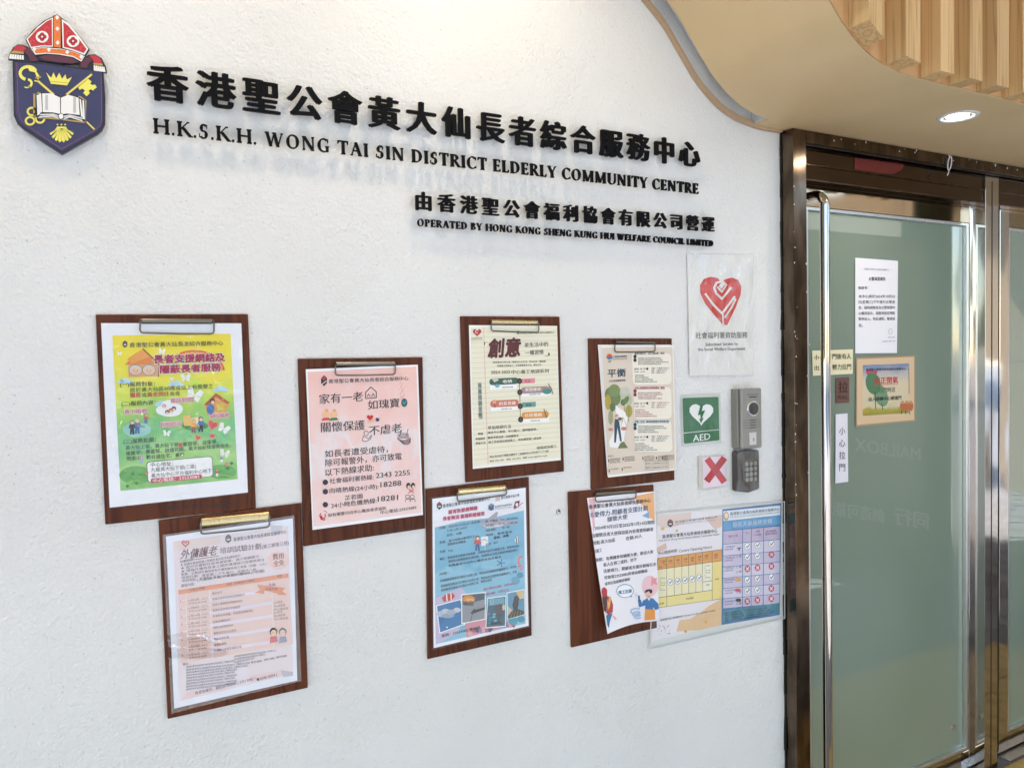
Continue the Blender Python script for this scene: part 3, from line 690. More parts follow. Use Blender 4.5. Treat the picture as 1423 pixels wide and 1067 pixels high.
E_.part('shield_print')
E_.poly([(95, 402), (270, 416), (520, 449), (652, 466), (664, 640), (662, 790), (650, 822), (618, 852), (400, 977), (160, 820), (122, 785), (102, 740), (98, 560)], NAVY, 1)
E_.line([(108, 408), (118, 720), (135, 775), (165, 805), (398, 962), (610, 842), (645, 812), (655, 780), (652, 475)], 2.5, '#a04a68', 2)
E_.part('crozier')
E_.arc(182, 475, 52, 42, 20, 250, 20, YEL, 4); E_.arc(180, 540, 24, 24, 90, -80, 15, YEL, 4); E_.arc(176, 560, 18, 8, 0, -160, 8, YEL, 4)
E_.poly([(180, 440), (225, 445), (258, 500), (245, 520), (225, 470), (190, 462)], YEL, 5); E_.line([(232, 505), (262, 500)], 10, GOLD, 6); E_.line([(225, 525), (256, 530)], 8, YEL, 6)
E_.line([(250, 530), (345, 612)], 17, GOLD, 4); E_.line([(250, 530), (345, 612)], 9, YEL, 5); E_.line([(560, 790), (608, 836)], 12, GOLD, 4); E_.line([(560, 790), (606, 834)], 7, YEL, 5)
E_.part('key')
E_.line([(590, 484), (430, 612)], 16, GOLD, 4); E_.line([(588, 486), (432, 611)], 9, YEL, 5)
E_.poly([(548, 530), (568, 512), (590, 528), (582, 545), (596, 552), (612, 548), (624, 566), (598, 588), (586, 578), (572, 588), (580, 604), (558, 624), (536, 602), (548, 588), (530, 574), (514, 584), (504, 568), (520, 552)], YEL, 5)
for cx, cy in ((206, 722), (194, 782), (258, 770)): E_.arc(cx, cy, 27, 24, 0, 360, 12, YEL, 4, 18); E_.arc(cx, cy, 34, 31, 0, 360, 2.5, GOLD, 5, 18)
E_.part('crown')
E_.poly([(298, 470), (330, 505), (345, 470), (362, 508), (382, 472), (400, 512), (422, 482), (430, 515), (464, 500), (432, 556), (330, 546)], YEL, 4); E_.line([(328, 528), (436, 538)], 3, GOLD, 5); E_.line([(332, 545), (432, 555)], 3, '#7c6a30', 5)
E_.line([(292, 452), (322, 500)], 4, '#1d1f52', 3); E_.line([(382, 455), (384, 485)], 4, '#1d1f52', 3); E_.line([(474, 490), (446, 520)], 4, '#1d1f52', 3)
E_.part('book')
E_.poly([(215, 606), (232, 610), (246, 596), (390, 628), (520, 622), (558, 652), (552, 788), (540, 796), (395, 776), (238, 764), (215, 752)], GOLD, 4)
E_.poly([(228, 612), (270, 600), (385, 620), (388, 745), (352, 750), (238, 760), (230, 735)], BLK, 5); E_.poly([(388, 626), (500, 622), (548, 652), (550, 786), (400, 768), (388, 745)], BLK, 5)
E_.poly([(272, 606), (330, 606), (386, 632), (388, 738), (340, 728), (276, 726)], WHT, 6); E_.poly([(393, 634), (440, 615), (506, 634), (514, 745), (430, 735), (393, 742)], WHT, 6)
for d in (0, 14): E_.poly([(250-d, 608+d*.6), (266-d, 606+d*.6), (272-d, 724+d), (256-d, 734+d)], WHT, 6); E_.poly([(512+d*1.4, 640+d*.5), (522+d*1.4, 645+d*.5), (536+d*.8, 760+d), (522+d*.8, 755+d)], WHT, 6)
for d in (0, 15): E_.poly([(262-d*.6, 738+d), (345, 736+d*.6), (378, 748+d), (378, 756+d), (340, 745+d*.7), (255-d*.6, 748+d)], '#dcdad6', 6); E_.poly([(410, 750+d), (450, 742+d*.6), (530, 762+d), (534, 772+d), (450, 752+d*.6), (412, 760+d)], '#dcdad6', 6)
for j in range(15): E_.line([(292, 618+j*6.5), (309, 619+j*6.5)], 2.4, '#77757b', 7); E_.line([(472, 634+j*6.6), (490, 636+j*6.6)], 2.4, '#77757b', 7)
E_.ell(394, 754, 19, 21, BLK, 7); E_.ell(394, 754, 15, 17, WHT, 8)
E_.part('shell')
for k in range(8):
    a = math.radians(-62+k*17.7); x, y = 398+90*math.sin(a)*.86, 822+92*math.cos(a)
    E_.poly([(392, 818), (404, 818), (x+11, y-3), (x, y+8), (x-11, y-3)], YEL, 4+.2*(k % 2)); E_.line([(398, 830), (x+10, y-14)], 1.8, GOLD, 5)
E_.poly([(370, 818), (426, 820), (440, 845), (398, 850), (352, 842)], YEL, 5)
for dx in (-25, 0, 24): E_.ell(396+dx, 806, 6, 5, YEL, 4)
E_.part('mitre')
E_.poly([(170, 256), (240, 180), (300, 134), (342, 116), (342, 305), (270, 304), (200, 315)], WHT, 3); E_.poly([(398, 126), (440, 152), (500, 222), (570, 318), (545, 358), (470, 330), (404, 312)], WHT, 3)
E_.poly([(180, 256), (240, 192), (300, 142), (334, 126), (336, 298), (270, 296), (202, 306)], RED, 4); E_.poly([(408, 146), (440, 170), (492, 232), (558, 320), (540, 346), (470, 320), (412, 306)], RED, 4)
E_.poly([(344, 104), (370, 96), (394, 116), (398, 312), (342, 306)], BLK, 4); E_.poly([(348, 108), (370, 100), (390, 120), (392, 312), (348, 306)], ORG, 5)
E_.poly([(200, 318), (270, 308), (400, 318), (480, 336), (548, 364), (524, 400), (470, 372), (380, 356), (300, 350), (228, 356)], WHT, 4.5); E_.poly([(206, 322), (270, 313), (400, 323), (480, 341), (540, 367), (522, 392), (470, 364), (380, 350), (300, 344), (234, 349)], ORG, 5)
E_.line([(198, 318), (270, 308), (344, 310)], 3, BLK, 6); E_.line([(398, 318), (480, 337), (550, 366)], 3, BLK, 6)
E_.poly([(248, 372), (300, 356), (380, 362), (460, 376), (505, 402), (470, 414), (380, 406), (290, 392)], MAR, 5); E_.line([(235, 360), (300, 352), (380, 358), (470, 374), (516, 402)], 3.5, BLK, 6)
for x, y in ((369, 118), (370, 190), (372, 280), (316, 325), (434, 341), (524, 370), (222, 322)): E_.poly([(x-13, y), (x, y-16), (x+13, y), (x, y+16)], WHT, 7)
for x, y in ((370, 150), (371, 232), (265, 326), (380, 326), (480, 352)): E_.ell(x, y, 4, 4, '#c0561c', 7, 8)
for cx, cy in ((272, 242), (471, 270)):
    E_.ell(cx, cy, 41, 38, WHT, 6, 24)
    for dx, dy in ((-14, 0), (14, 0), (0, -14), (0, 14)): E_.ell(cx+dx, cy+dy, 15, 14, RED, 7, 12)
    E_.ell(cx, cy, 7, 7, WHT, 8, 10)
for cx, cy in ((210, 275), (300, 190), (440, 215), (530, 315), (225, 215), (300, 285)): E_.arc(cx, cy, 13, 12, 0, 250, 3, '#e8683a', 6, 10)
E_.part('lappets')
E_.poly([(86, 328), (92, 308), (118, 294), (152, 298), (172, 318), (150, 335)], RED, 4); E_.poly([(152, 335), (172, 312), (196, 318), (222, 355), (244, 400), (196, 396), (180, 360)], MAR, 5)
E_.poly([(64, 348), (86, 330), (152, 338), (154, 352)], GOLD, 6)
for k in range(6): E_.poly([(66+k*15, 352+k*1.5), (78+k*15, 353+k*1.5), (74+k*16, 384+k*1.2), (58+k*16.5, 381+k*1.2)], WHT, 5)
E_.poly([(575, 362), (610, 358), (645, 380), (660, 412), (606, 408), (596, 385)], RED, 4); E_.poly([(516, 438), (522, 405), (548, 376), (578, 368), (595, 395), (572, 412), (560, 444)], MAR, 5)
E_.poly([(600, 410), (660, 414), (664, 428), (604, 422)], GOLD, 6)
for k in range(6): E_.poly([(604+k*12, 424+k*2), (613+k*12, 425+k*2), (620+k*12, 462+k*1.5), (604+k*12.5, 458+k*1.5)], WHT, 5)
E_.done()

# ================================================================== CLIPBOARDS AND SHEETS
def board(zs, zo, quad, y0, label, plate, wire, inscription, brass, cat='clipboard'):
    s_, ox, oy = zs, *zo
    pts = [U(ox+x/s_, oy+y/s_, -y0-.0055) for x, y in quad]
    t = thing('clipboard', label, cat, ((pts[0].x+pts[1].x)/2, 0, min(pts[2].z, pts[3].z)), 'clipboards hung on the wall')
    mb = MB(); mb.prism([(p.x, p.z) for p in pts], -y0-.0055, -y0, MT['board']); mb.build('board', t, bevel=.0012)
    # clip: folded metal plate with a wire bail in front of the paper
    (xa, ya), (xb, yb), h = plate; A, B = U(ox+xa/s_, oy+ya/s_, -y0-.012), U(ox+xb/s_, oy+yb/s_, -y0-.012); hh = A.z-U(ox+xa/s_, oy+(ya+h)/s_, -y0-.012).z
    n = 8; vs = []
    for e in (A, B):
        for k in range(n+1):
            a = PI*k/n; vs.append((e.x, -y0-.0056-.0075*math.sin(a)**.7, e.z-hh*(1-math.cos(a))/2))
    m = MT['brass'] if brass else MT['gun']
    mb = MB(); mb.add(vs, [(k, k+1, n+2+k, n+1+k)[::-1] for k in range(n)]+[tuple(range(n+1)), tuple(range(2*n+1, n, -1))], m); mb.build('clip_plate', t, smooth=False)
    mb = MB(); yt = -y0-.0150; r = .0015
    (wa, wta), (wb, wtb), (ba, bb) = wire
    P1, P2 = U(ox+wa/s_, oy+wta/s_, yt), U(ox+wb/s_, oy+wtb/s_, yt); P3, P4 = U(ox+wb/s_, oy+bb/s_, yt+.002), U(ox+wa/s_, oy+ba/s_, yt+.002)
    q = .005
    path = [(P1.x+.004, -y0-.0060, P1.z), (P1.x, yt+.004, P1.z), (P1.x, yt, P1.z-q), (P4.x, yt+.002, P4.z+q), (P4.x+q*.3, yt+.002, P4.z+q*.3), (P4.x+q, yt+.002, P4.z)]
    path += [(P4.x+(P3.x-P4.x)*.5, yt+.002, (P3.z+P4.z)/2-.0006), (P3.x-q, yt+.002, P3.z), (P3.x-q*.3, yt+.002, P3.z+q*.3), (P3.x, yt+.002, P3.z+q), (P2.x, yt, P2.z-q), (P2.x, yt+.004, P2.z), (P2.x-.004, -y0-.0060, P2.z)]
    mb.tube(path, r, MT['gun'], 8); mb.build('wire_bail', t, smooth=True)
    if inscription:
        I = Sheet(s_, ox, oy, -y0-.0056, t); I.part('stamped_lettering'); tx, a, b, c, d, hgt = inscription; I.text(tx, a, b, c, d, hgt, '#1c0b06', .01, 1); I.done()
    return t
def sheet_thing(zs, zo, quad, y, label, cat='notice', group='sheets clipped to the boards'):
    p = U(zo[0]+(quad[2][0]+quad[3][0])/2/zs, zo[1]+(quad[2][1]+quad[3][1])/2/zs, y)
    return thing('printed_sheet', label, cat, (p.x, y, p.z), group)
def soft_bend(amp, kx=9., kz=7., ph=0.):
    amp, kx, kz = amp*.75, kx*.5, kz*.5
    return lambda X, Z: amp*(1+math.sin(X*kx+ph)*math.cos(Z*kz+ph*1.7))*.5
def edge(s, quad, th=.0006):
    """body of the paper so that it has an underside and an edge"""
    A, B, C, E = [s.pt(*q) for q in quad]
CENTRE = '香港聖公會黃大仙長者綜合服務中心'
INS = '聖公會黃大仙長者中心'
def crest(S_, x, y, h, lay=5):
    S_.poly([(x-h*.3, y-h*.25), (x, y-h*.5), (x+h*.3, y-h*.25), (x+h*.33, y+h*.2), (x, y+h*.5), (x-h*.33, y+h*.2)], '#26222e', lay)
    S_.poly([(x-h*.2, y-h*.2), (x, y-h*.4), (x+h*.2, y-h*.2), (x, y-h*.1)], '#9c3a34', lay+1); S_.poly([(x-h*.2, y), (x+h*.2, y+.02), (x+h*.16, y+h*.16), (x-h*.16, y+h*.16)], '#d8d2c4', lay+1)
def heart(S_, x, y, r, col, lay=4, tilt=0):
    pts = []
    for k in range(22):
        a = 2*PI*k/22; px, py = 16*math.sin(a)**3, -(13*math.cos(a)-5*math.cos(2*a)-2*math.cos(3*a)-math.cos(4*a)); px, py = px/16*r, py/16*r; c, s_ = math.cos(tilt), math.sin(tilt)
        pts.append((x+px*c-py*s_, y+px*s_+py*c))
    S_.poly(pts, col, lay)
def butterfly(S_, x, y, r, col='#f6f6ee', rot=0.):
    c, s_ = math.cos(rot), math.sin(rot)
    for sg in (-1, 1):
        for pts in ([(0, 0), (.5, -.9), (1.1, -.7), (.9, .0)], [(0, 0), (.9, .1), (.7, .8), (.2, .6)]):
            S_.poly([(x+(px*sg*c-py*s_)*r, y+(px*sg*s_+py*c)*r) for px, py in pts][::sg], col, 3)
def figure(S_, x, y, h, top, leg, hair='#2a2018', skin='#eec3a0', lay=5):
    S_.part('person_drawing')
    S_.poly([(x-h*.12, y-h*.5), (x+h*.12, y-h*.5), (x+h*.16, y), (x+h*.03, y), (x, y-h*.3), (x-h*.04, y), (x-h*.16, y)], leg, lay)
    S_.poly([(x-h*.15, y-h*.74), (x+h*.15, y-h*.74), (x+h*.26, y-h*.45), (x+h*.14, y-h*.44), (x-h*.14, y-h*.44), (x-h*.26, y-h*.45)], top, lay+1)
    S_.ell(x, y-h*.86, h*.15, h*.14, hair, lay+1, 12); S_.ell(x+h*.01, y-h*.82, h*.12, h*.11, skin, lay+2, 12)
def vgrad(name, stops, noise=None, sc=(1, 1, 1), horiz=.0):
    """printed colour wash: varies over the sheet (bottom to top), with soft clouds"""
    m = new_mat(name, (1, 1, 1, 1), .5, coat=.35, coat_rough=.16)
    tc = N(m, 'ShaderNodeTexCoord'); sp = N(m, 'ShaderNodeSeparateXYZ'); L(m, tc.outputs['Generated'], sp.inputs[0])
    n = N(m, 'ShaderNodeTexNoise', i_Scale=3.2, i_Detail=4.); mp = N(m, 'ShaderNodeMapping'); mp.inputs['Scale'].default_value = sc; L(m, tc.outputs['Generated'], mp.inputs[0]); L(m, mp.outputs[0], n.inputs[0])
    a = N(m, 'ShaderNodeMath', operation='MULTIPLY_ADD'); L(m, n.outputs[0], a.inputs[0]); a.inputs[1].default_value = noise or 0.; L(m, sp.outputs[2], a.inputs[2])
    a2 = N(m, 'ShaderNodeMath', operation='MULTIPLY_ADD'); L(m, sp.outputs[0], a2.inputs[0]); a2.inputs[1].default_value = horiz; L(m, a.outputs[0], a2.inputs[2])
    b = N(m, 'ShaderNodeMath', operation='SUBTRACT'); L(m, a2.outputs[0], b.inputs[0]); b.inputs[1].default_value = (noise or 0.)*.5+horiz*.5
    r = ramp(m, b.outputs[0], [(p, lin(c)) for p, c in stops]); L(m, r.outputs[0], P(m).inputs['Base Color']); return m

# ---------------------------------------------------------------- 1 yellow and green poster
Z1 = (3.336, (120, 420))
board(*Z1, [(43, 57), (750, 55), (787, 955), (88, 1030)], .0003, 'leftmost clipboard of the upper row, holding the yellow and green poster', ((255, 73), (583, 75), 28), ((249, 80), (592, 82), (142, 146)), (INS, 378, 962, 722, 942, 17), False)
q4 = [(68, 97), (718, 98), (748, 880), (108, 950)]
s1 = sheet_thing(*Z1, q4, -.0075, 'white bordered yellow and green poster with a rainbow and a house')
A = Sheet(*Z1[:1], *Z1[1], -.0078, s1, soft_bend(.003, 14, 9, 1.))
A.part('paper'); A.grid(q4, '#f3f4f8', 0, 14)
A.part('picture'); wash = vgrad('meadow_print', [(.0, '#7cc060'), (.18, '#a8d878'), (.34, '#74c47c'), (.5, '#a6d660'), (.62, '#d3e650'), (.74, '#f3e636'), (1., '#f6e11c')], .4, (1.3, 1, 1))
A.grid([(120, 154), (668, 146), (701, 818), (158, 873)], None, 1, 14, m=wash)
for cx, cy, rx, ry, c in ((230, 800, 78, 42, '#5aa83e'), (628, 785, 66, 34, '#58a93c'), (290, 836, 100, 18, '#7dbf4a'), (600, 810, 80, 14, '#8fcb58')): A.ell(cx, cy, rx, ry, c, 2, 20)
for k in range(5): A.arc(500, 330, 140-k*8, 105-k*8, 8, 172, 8, ('#e86a3a', '#f09a38', '#f2cf3e', '#79bd4c', '#5f9fc9')[k], 2+.1*k, 20)
for cx, cy in ((180, 366), (415, 378), (622, 403), (350, 470)):
    for dx, dy, r in ((-20, 3, 16), (0, -3, 22), (20, 4, 16)): A.ell(cx+dx, cy+dy, r, r*.55, '#bfe0ee', 3+.1*(dx > 0), 12)
for dx, dy, rx, ry in ((-30, 5, 30, 22), (0, -15, 36, 28), (35, 0, 30, 26), (5, 15, 50, 20)): A.ell(382+dx, 495+dy, rx, ry, '#f4f8f6', 4+.1*(dx > 0)+.05*(dy > 0), 14)
for x, y, c in ((360, 480, '#e7a5b0'), (375, 508, '#8d3140'), (392, 500, '#c54050'), (405, 492, '#3a2c32')): A.ell(x, y, 11, 10, c, 5, 10); A.ell(x, y+4, 7, 6, '#f0cfb5', 6, 8)
for x, y, r, ro in ((500, 430, 36, .3), (460, 350, 22, 0), (372, 607, 17, .1), (636, 585, 26, .5), (154, 237, 10, 0), (350, 228, 16, .2), (300, 335, 10, .3), (640, 700, 22, .2), (395, 355, 9, 0)): butterfly(A, x, y, r, rot=ro)
for x, y, r in ((585, 568, 22), (516, 627, 12), (583, 620, 12)): heart(A, x, y, r+4, '#f0a080', 3, .3); heart(A, x, y, r, '#d8504a', 4, .3)
A.part('house_drawing')
A.poly([(192, 286), (335, 282), (334, 342), (196, 348)], '#e6a873', 3); A.poly([(176, 290), (262, 216), (335, 285)], '#e88a34', 4); A.poly([(190, 262), (262, 216), (300, 250), (210, 285)], '#f0a24a', 4.5)
A.line([(262, 216), (336, 286), (334, 344)], 5, '#6a3a1e', 5)
for x in (228, 290): A.ell(x, 314, 31, 25, '#8c7766', 5, 18); A.ell(x, 314, 29, 23, '#d8d6d0', 5.5, 18); A.ell(x, 318, 23, 17, '#f0c9a6', 6, 16); A.ell(x-8, 316, 2.5, 2.5, '#5a3a30', 7, 6); A.ell(x+8, 316, 2.5, 2.5, '#5a3a30', 7, 6); A.line([(x-5, 325), (x+5, 325)], 2, '#b85a48', 7)
A.poly([(548, 470), (600, 420), (662, 462), (645, 512), (560, 520)], '#e8a04a', 4); A.poly([(545, 474), (600, 420), (665, 466), (650, 470), (600, 438), (560, 478)], '#b85a28', 5)
A.ell(575, 495, 18, 24, '#2f6fb0', 5.5); A.ell(584, 458, 12, 12, '#5a2c1c', 6); A.ell(585, 463, 8, 8, '#efc5a0', 6.5); A.poly([(600, 470), (640, 466), (640, 500), (604, 508)], '#d7c23a', 5)
A.part('people_drawing')
A.ell(235, 590, 66, 34, '#9ad0c4', 3, 18); figure(A, 212, 612, 66, '#39404a', '#2c3038', '#8f8f88'); figure(A, 236, 608, 70, '#6b7f96', '#3b6ca8', '#c8c8c0'); figure(A, 276, 560, 44, '#d8505a', '#4f7fb8'); A.line([(236, 570), (268, 578)], 6, '#8894a0', 7)
A.ell(505, 572, 62, 20, '#55903c', 3, 16); A.poly([(446, 526), (482, 520), (486, 570), (452, 572)], '#efc46a', 4); A.poly([(484, 536), (520, 528), (522, 566), (486, 572)], '#e8d8a8', 4)
figure(A, 497, 604, 62, '#f0b03a', '#8a4a30', '#d8a850'); figure(A, 530, 600, 70, '#4a7ab0', '#22282c')
figure(A, 605, 806, 34, '#d84a4a', '#f0f0f0', '#b03030'); figure(A, 626, 740, 30, '#4a8ab8', '#ffffff', '#26506c'); figure(A, 255, 745, 36, '#c8a0d0', '#8ab0d8', '#b070a0'); A.ell(650, 748, 9, 9, '#e8806a', 5, 10); A.ell(280, 790, 8, 8, '#e8806a', 5, 10)
for x, y in ((215, 792), (232, 838), (190, 850), (655, 770), (672, 745)): A.ell(x, y, 8, 7, '#2f7a34', 4, 8)
A.part('lettering'); K = '#221e1a'
crest(A, 179, 194, 34); A.text(CENTRE, 200, 210, 634, 200, 22, K, .012)
for (tx, a, b, c, d, h) in (('長者支援網絡及', 312, 283, 640, 272, 38), ('隱蔽長者服務', 342, 329, 622, 317, 36)):
    A.text(tx, a-2, b+3, c+2, d+3, h+4, '#f6e8d8', .075, 5); A.text(tx, a, b+1, c+1, d+1, h, '#4a1020', .042, 6); A.text(tx, a, b, c, d, h-2, '#c92a5c', .012, 7)
A.text('(一)服務對象：', 156, 392, 318, 388, 22, K, .02); A.text('居於黃大仙區60歲或以上有需要之', 202, 418, 588, 398, 21, K, .012)
A.text('獨居', 202, 442, 252, 440, 22, '#c8202c', .035); A.text('或', 257, 440, 280, 439, 21, K, .012); A.text('兩老同住', 283, 439, 384, 434, 22, '#c8202c', .035); A.text('長者', 387, 434, 434, 431, 21, K, .012)
A.text('(二)服務內容：', 163, 482, 320, 474, 22, K, .02)
for (tx, a, b, c, d) in (('義工服務', 176, 520, 282, 514), ('電話慰問', 390, 468, 492, 462), ('短期陪診', 344, 580, 442, 572), ('家居維修', 568, 540, 664, 534)):
    A.text(tx, a, b, c, d, 25, '#f6e8d8', .07, 5); A.text(tx, a, b-1, c, d-1, 22, '#c8326e', .02, 6)
A.text('(三)服務範圍：', 172, 656, 322, 646, 22, K, .02)
A.text('黃大仙上邨，黃大仙下邨', 182, 684, 426, 668, 20, K, .015); A.poly([(427, 652), (443, 650), (444, 668), (428, 670)], '#e2553c', 3); A.text('東頭邨，美東邨，', 446, 668, 610, 654, 20, K, .015)
A.text('東匯邨，樂富邨，啟德花園，黃大仙紀律部隊宿舍，', 184, 710, 668, 672, 20, K, .015); A.text('現崇山，觀谷道住宅，豪門', 186, 734, 452, 714, 20, K, .015)
A.rrect([(278, 738), (583, 711), (587, 806), (284, 836)], 16, '#4d5750', 4); A.rrect([(281, 741), (581, 714), (585, 804), (287, 833)], 15, '#f8f8f6', 4.5)
A.text('中心地址：', 298, 762, 402, 756, 20, K, 0, 6); A.text('九龍黃大仙下邨(二區)', 299, 786, 508, 768, 20, K, 0, 6); A.text('黃大仙中心平台福利中心地下', 300, 812, 580, 788, 20, K, 0, 6)
A.rrect([(297, 816), (534, 795), (536, 815), (299, 837)], 9, '#c82a48', 6); A.text('中心電話：23523082', 308, 834, 524, 814, 17, '#fdf2ec', .012, 7)
A.done()
F = Sheet(*Z1[:1], *Z1[1], -.0092, s1, soft_bend(.003, 14, 9, 1.)); F.part('plastic_sleeve'); F.grid([(64, 93), (722, 94), (752, 884), (106, 956)], None, 0, 12, m=MT['film']); F.done()

# ---------------------------------------------------------------- 2 pink hotline poster
Z2 = (3.68, (400, 480))
board(*Z2, [(52, 68), (690, 60), (703, 935), (82, 1027)], .0006, 'second clipboard of the upper row, holding the pink hotline poster', ((248, 82), (548, 80), 28), ((243, 90), (550, 88), (153, 148)), (INS, 465, 955, 655, 930, 17), False)
q4 = [(90, 122), (663, 98), (690, 865), (125, 942)]
s2 = sheet_thing(*Z2, q4, -.0078, 'pink marbled poster with hotline numbers and a small house drawing')
A = Sheet(*Z2[:1], *Z2[1], -.0082, s2, soft_bend(.003, 11, 8, 2.2))
A.part('paper'); A.grid(q4, '#f6f3f4', 0, 12)
pink = vgrad('pink_marble_print', [(0., '#f2d6d0'), (.3, '#f1cdc6'), (.45, '#ebdfde'), (.6, '#f3d0c8'), (1., '#f1c2b8')], 1.1, (1.6, 1, 1.5))
A.part('picture'); A.grid([(100, 136), (655, 108), (682, 852), (130, 922)], None, 1, 12, m=pink)
rr = random.Random(5)
for k in range(7):
    x, y = 540+rr.random()*60, 150+k*20; A.line([(x, y), (x-12, y+18), (x-4, y+40), (x-26, y+62)], 1.6, '#e7a184', 2)
A.part('house_drawing')
A.line([(395, 240), (422, 212), (450, 236), (450, 266), (395, 271), (395, 240)], 4, '#403c44', 4); heart(A, 422, 232, 7, '#d8d8d8', 5); A.line([(402, 262), (410, 248), (418, 262)], 3, '#403c44', 5); A.line([(426, 260), (434, 246), (442, 260)], 3, '#403c44', 5)
A.part('gem_drawing'); A.ell(593, 292, 16, 22, '#1f5f64', 4); A.line([(585, 285), (592, 300), (602, 282)], 2, '#7fc8c0', 5)
A.part('couple_drawing')
for x, c in ((192, '#d8433c'), (232, '#2e7a4a')): A.ell(x, 352, 20, 18, '#f0be92', 4); A.ell(x+4, 332, 9, 8, '#e8a878', 5); A.poly([(x-24, 384), (x-14, 370), (x+16, 368), (x+24, 380)], c, 5)
A.part('heart_drawing'); heart(A, 418, 368, 17, '#c8202c'); A.poly([(402, 386), (446, 374), (450, 384), (410, 394)], '#efb894', 5); A.poly([(448, 368), (466, 372), (462, 388), (446, 386)], '#263a78', 5)
A.part('hands_drawing'); A.line([(378, 486), (384, 462), (410, 476), (426, 458), (420, 478), (398, 490), (378, 486)], 2.6, '#4a444a', 5); A.arc(398, 448, 11, 13, 0, 360, 2.5, '#4a444a', 5)
for k in range(5): A.arc(590+k*3, 478+k*5-8, 34-k*3, 15, 190, 350+rr.random()*20, 2.6, '#3a363c', 5); A.arc(588, 484-k*6, 30, 12, 20, 165, 2.2, '#3a363c', 5)
A.line([(570, 462), (580, 430)], 2.5, '#3a363c', 5); A.line([(605, 458), (612, 426)], 2.5, '#3a363c', 5)
A.part('family_drawing')
for x in (614, 638): A.ell(x, 716, 11, 16, '#2a2026', 5); A.ell(x+2, 722, 7, 9, '#f0c8b0', 6); A.arc(x-4, 772, 10, 10, 0, 360, 2.4, '#3a363c', 5); A.line([(x-16, 798), (x-12, 784), (x+8, 784), (x+12, 796)], 2.4, '#3a363c', 5)
A.line([(614, 752), (640, 735)], 4, '#d8404a', 5); A.line([(616, 732), (640, 752)], 4, '#d8404a', 5)
A.part('phone_drawing'); A.arc(176, 868, 14, 14, 120, 400, 5, '#c22a3a', 5); A.arc(182, 862, 18, 18, 20, 90, 3, '#c22a3a', 5); A.poly([(160, 872), (172, 866), (178, 886), (192, 884), (184, 894), (166, 888)], '#c22a3a', 5)
for y in (698, 746, 812): A.part('bullet'); A.ell(190, y, 14, 14, '#1b2430', 5, 18)
A.part('lettering'); K = '#2b2a30'
A.poly([(168, 168), (183, 152), (198, 166), (198, 192), (183, 208), (168, 194)], '#2a2228', 5); A.poly([(172, 168), (183, 156), (194, 167), (183, 182)], '#b03a34', 6); A.line([(172, 198), (194, 182)], 4, '#e0dcd8', 6)
A.text(CENTRE, 206, 194, 614, 178, 21, K, .008)
A.text('家有一老', 160, 300, 382, 284, 50, K, .012); A.text('如瑰寶', 408, 328, 568, 314, 46, K, .012)
A.text('關懷保護', 168, 444, 392, 430, 50, K, .014); A.text('不虐老', 414, 460, 580, 444, 48, K, .012)
A.text('如長者遭受虐待，', 188, 572, 510, 546, 36, K, .012); A.text('除可報警外，亦可致電', 190, 618, 580, 582, 36, K, .012); A.text('以下熱線求助:', 190, 668, 438, 640, 36, K, .012)
A.text('社會福利署熱線: ', 212, 706, 436, 684, 27, K, .012); A.text('2343 2255', 449, 677, 622, 660, 27, K, .014)
A.text('向晴熱線(24小時):', 212, 756, 462, 732, 27, K, .012); A.text('18288', 472, 724, 578, 714, 28, K, .014)
A.text('芷若園', 290, 790, 380, 780, 24, K, .010)
A.text('24小時危機熱線:', 220, 832, 452, 804, 27, K, .012); A.text('18281', 458, 797, 562, 788, 28, K, .014)
A.text('如有需要可向中心職員尋求協助', 204, 876, 500, 838, 18, K, .01); A.text('中心電話:23523082', 472, 862, 656, 834, 18, K, .01)
A.done()

# ---------------------------------------------------------------- 3 lined cream poster
Z3 = (4.447, (630, 430))
board(*Z3, [(45, 42), (657, 45), (685, 1000), (78, 1068)], .0003, 'third clipboard of the upper row, holding the ruled cream poster', ((238, 62), (522, 66), 30), ((235, 70), (528, 74), (133, 142)), (INS, 475, 1010, 615, 992, 17), True)
q4 = [(95, 97), (640, 102), (663, 930), (120, 985)]
s3 = sheet_thing(*Z3, q4, -.0075, 'cream ruled poster with a big dark red brush title and coloured timeline bars')
A = Sheet(*Z3[:1], *Z3[1], -.0078, s3, soft_bend(.003, 12, 9, .3))
A.part('paper'); A.grid(q4, '#f5f3ec', 0, 12)
A.part('picture'); A.grid([(106, 112), (636, 106), (657, 916), (128, 966)], '#efe9cf', 1, 12)
for k in range(26):
    y0 = 138+k*31.5; A.line([(108+k*.7, y0+4), (638+k*.75, y0-6-k*1.75)], 2.6, '#d9cfae', 2)
A.line([(186, 112), (214, 955)], 3, '#e0aaa4', 2.5)
A.part('timeline_stem')
A.line([(407, 430), (414, 690)], 3, '#3a332e', 3)
def pill(x0, x1, y, h, col): A.part('timeline_bar'); A.rrect([(x0, y-h/2+4), (x1, y-h/2-4), (x1, y+h/2-4), (x0, y+h/2+4)], h*.45, col, 4)
for (x0, x1, y) in ((225, 395, 475), (420, 600, 518), (230, 400, 606), (425, 590, 680)): A.poly([(x0, y-20), (x1, y-28), (x1, y+14), (x0, y+22)], '#fbfaf6', 3)
pill(222, 400, 444, 40, '#3d6148'); pill(418, 605, 496, 40, '#a98d85'); pill(228, 402, 580, 42, '#d0765a'); pill(420, 588, 652, 42, '#e09a3e')
A.part('timeline_flag'); A.poly([(420, 428), (502, 424), (502, 453), (420, 457)], '#e58e97', 4); A.part('timeline_flag'); A.poly([(422, 574), (508, 570), (508, 600), (424, 604)], '#6f9f97', 4); A.ell(576, 505, 28, 18, '#4c8a80', 5)
A.part('timeline_knobs')
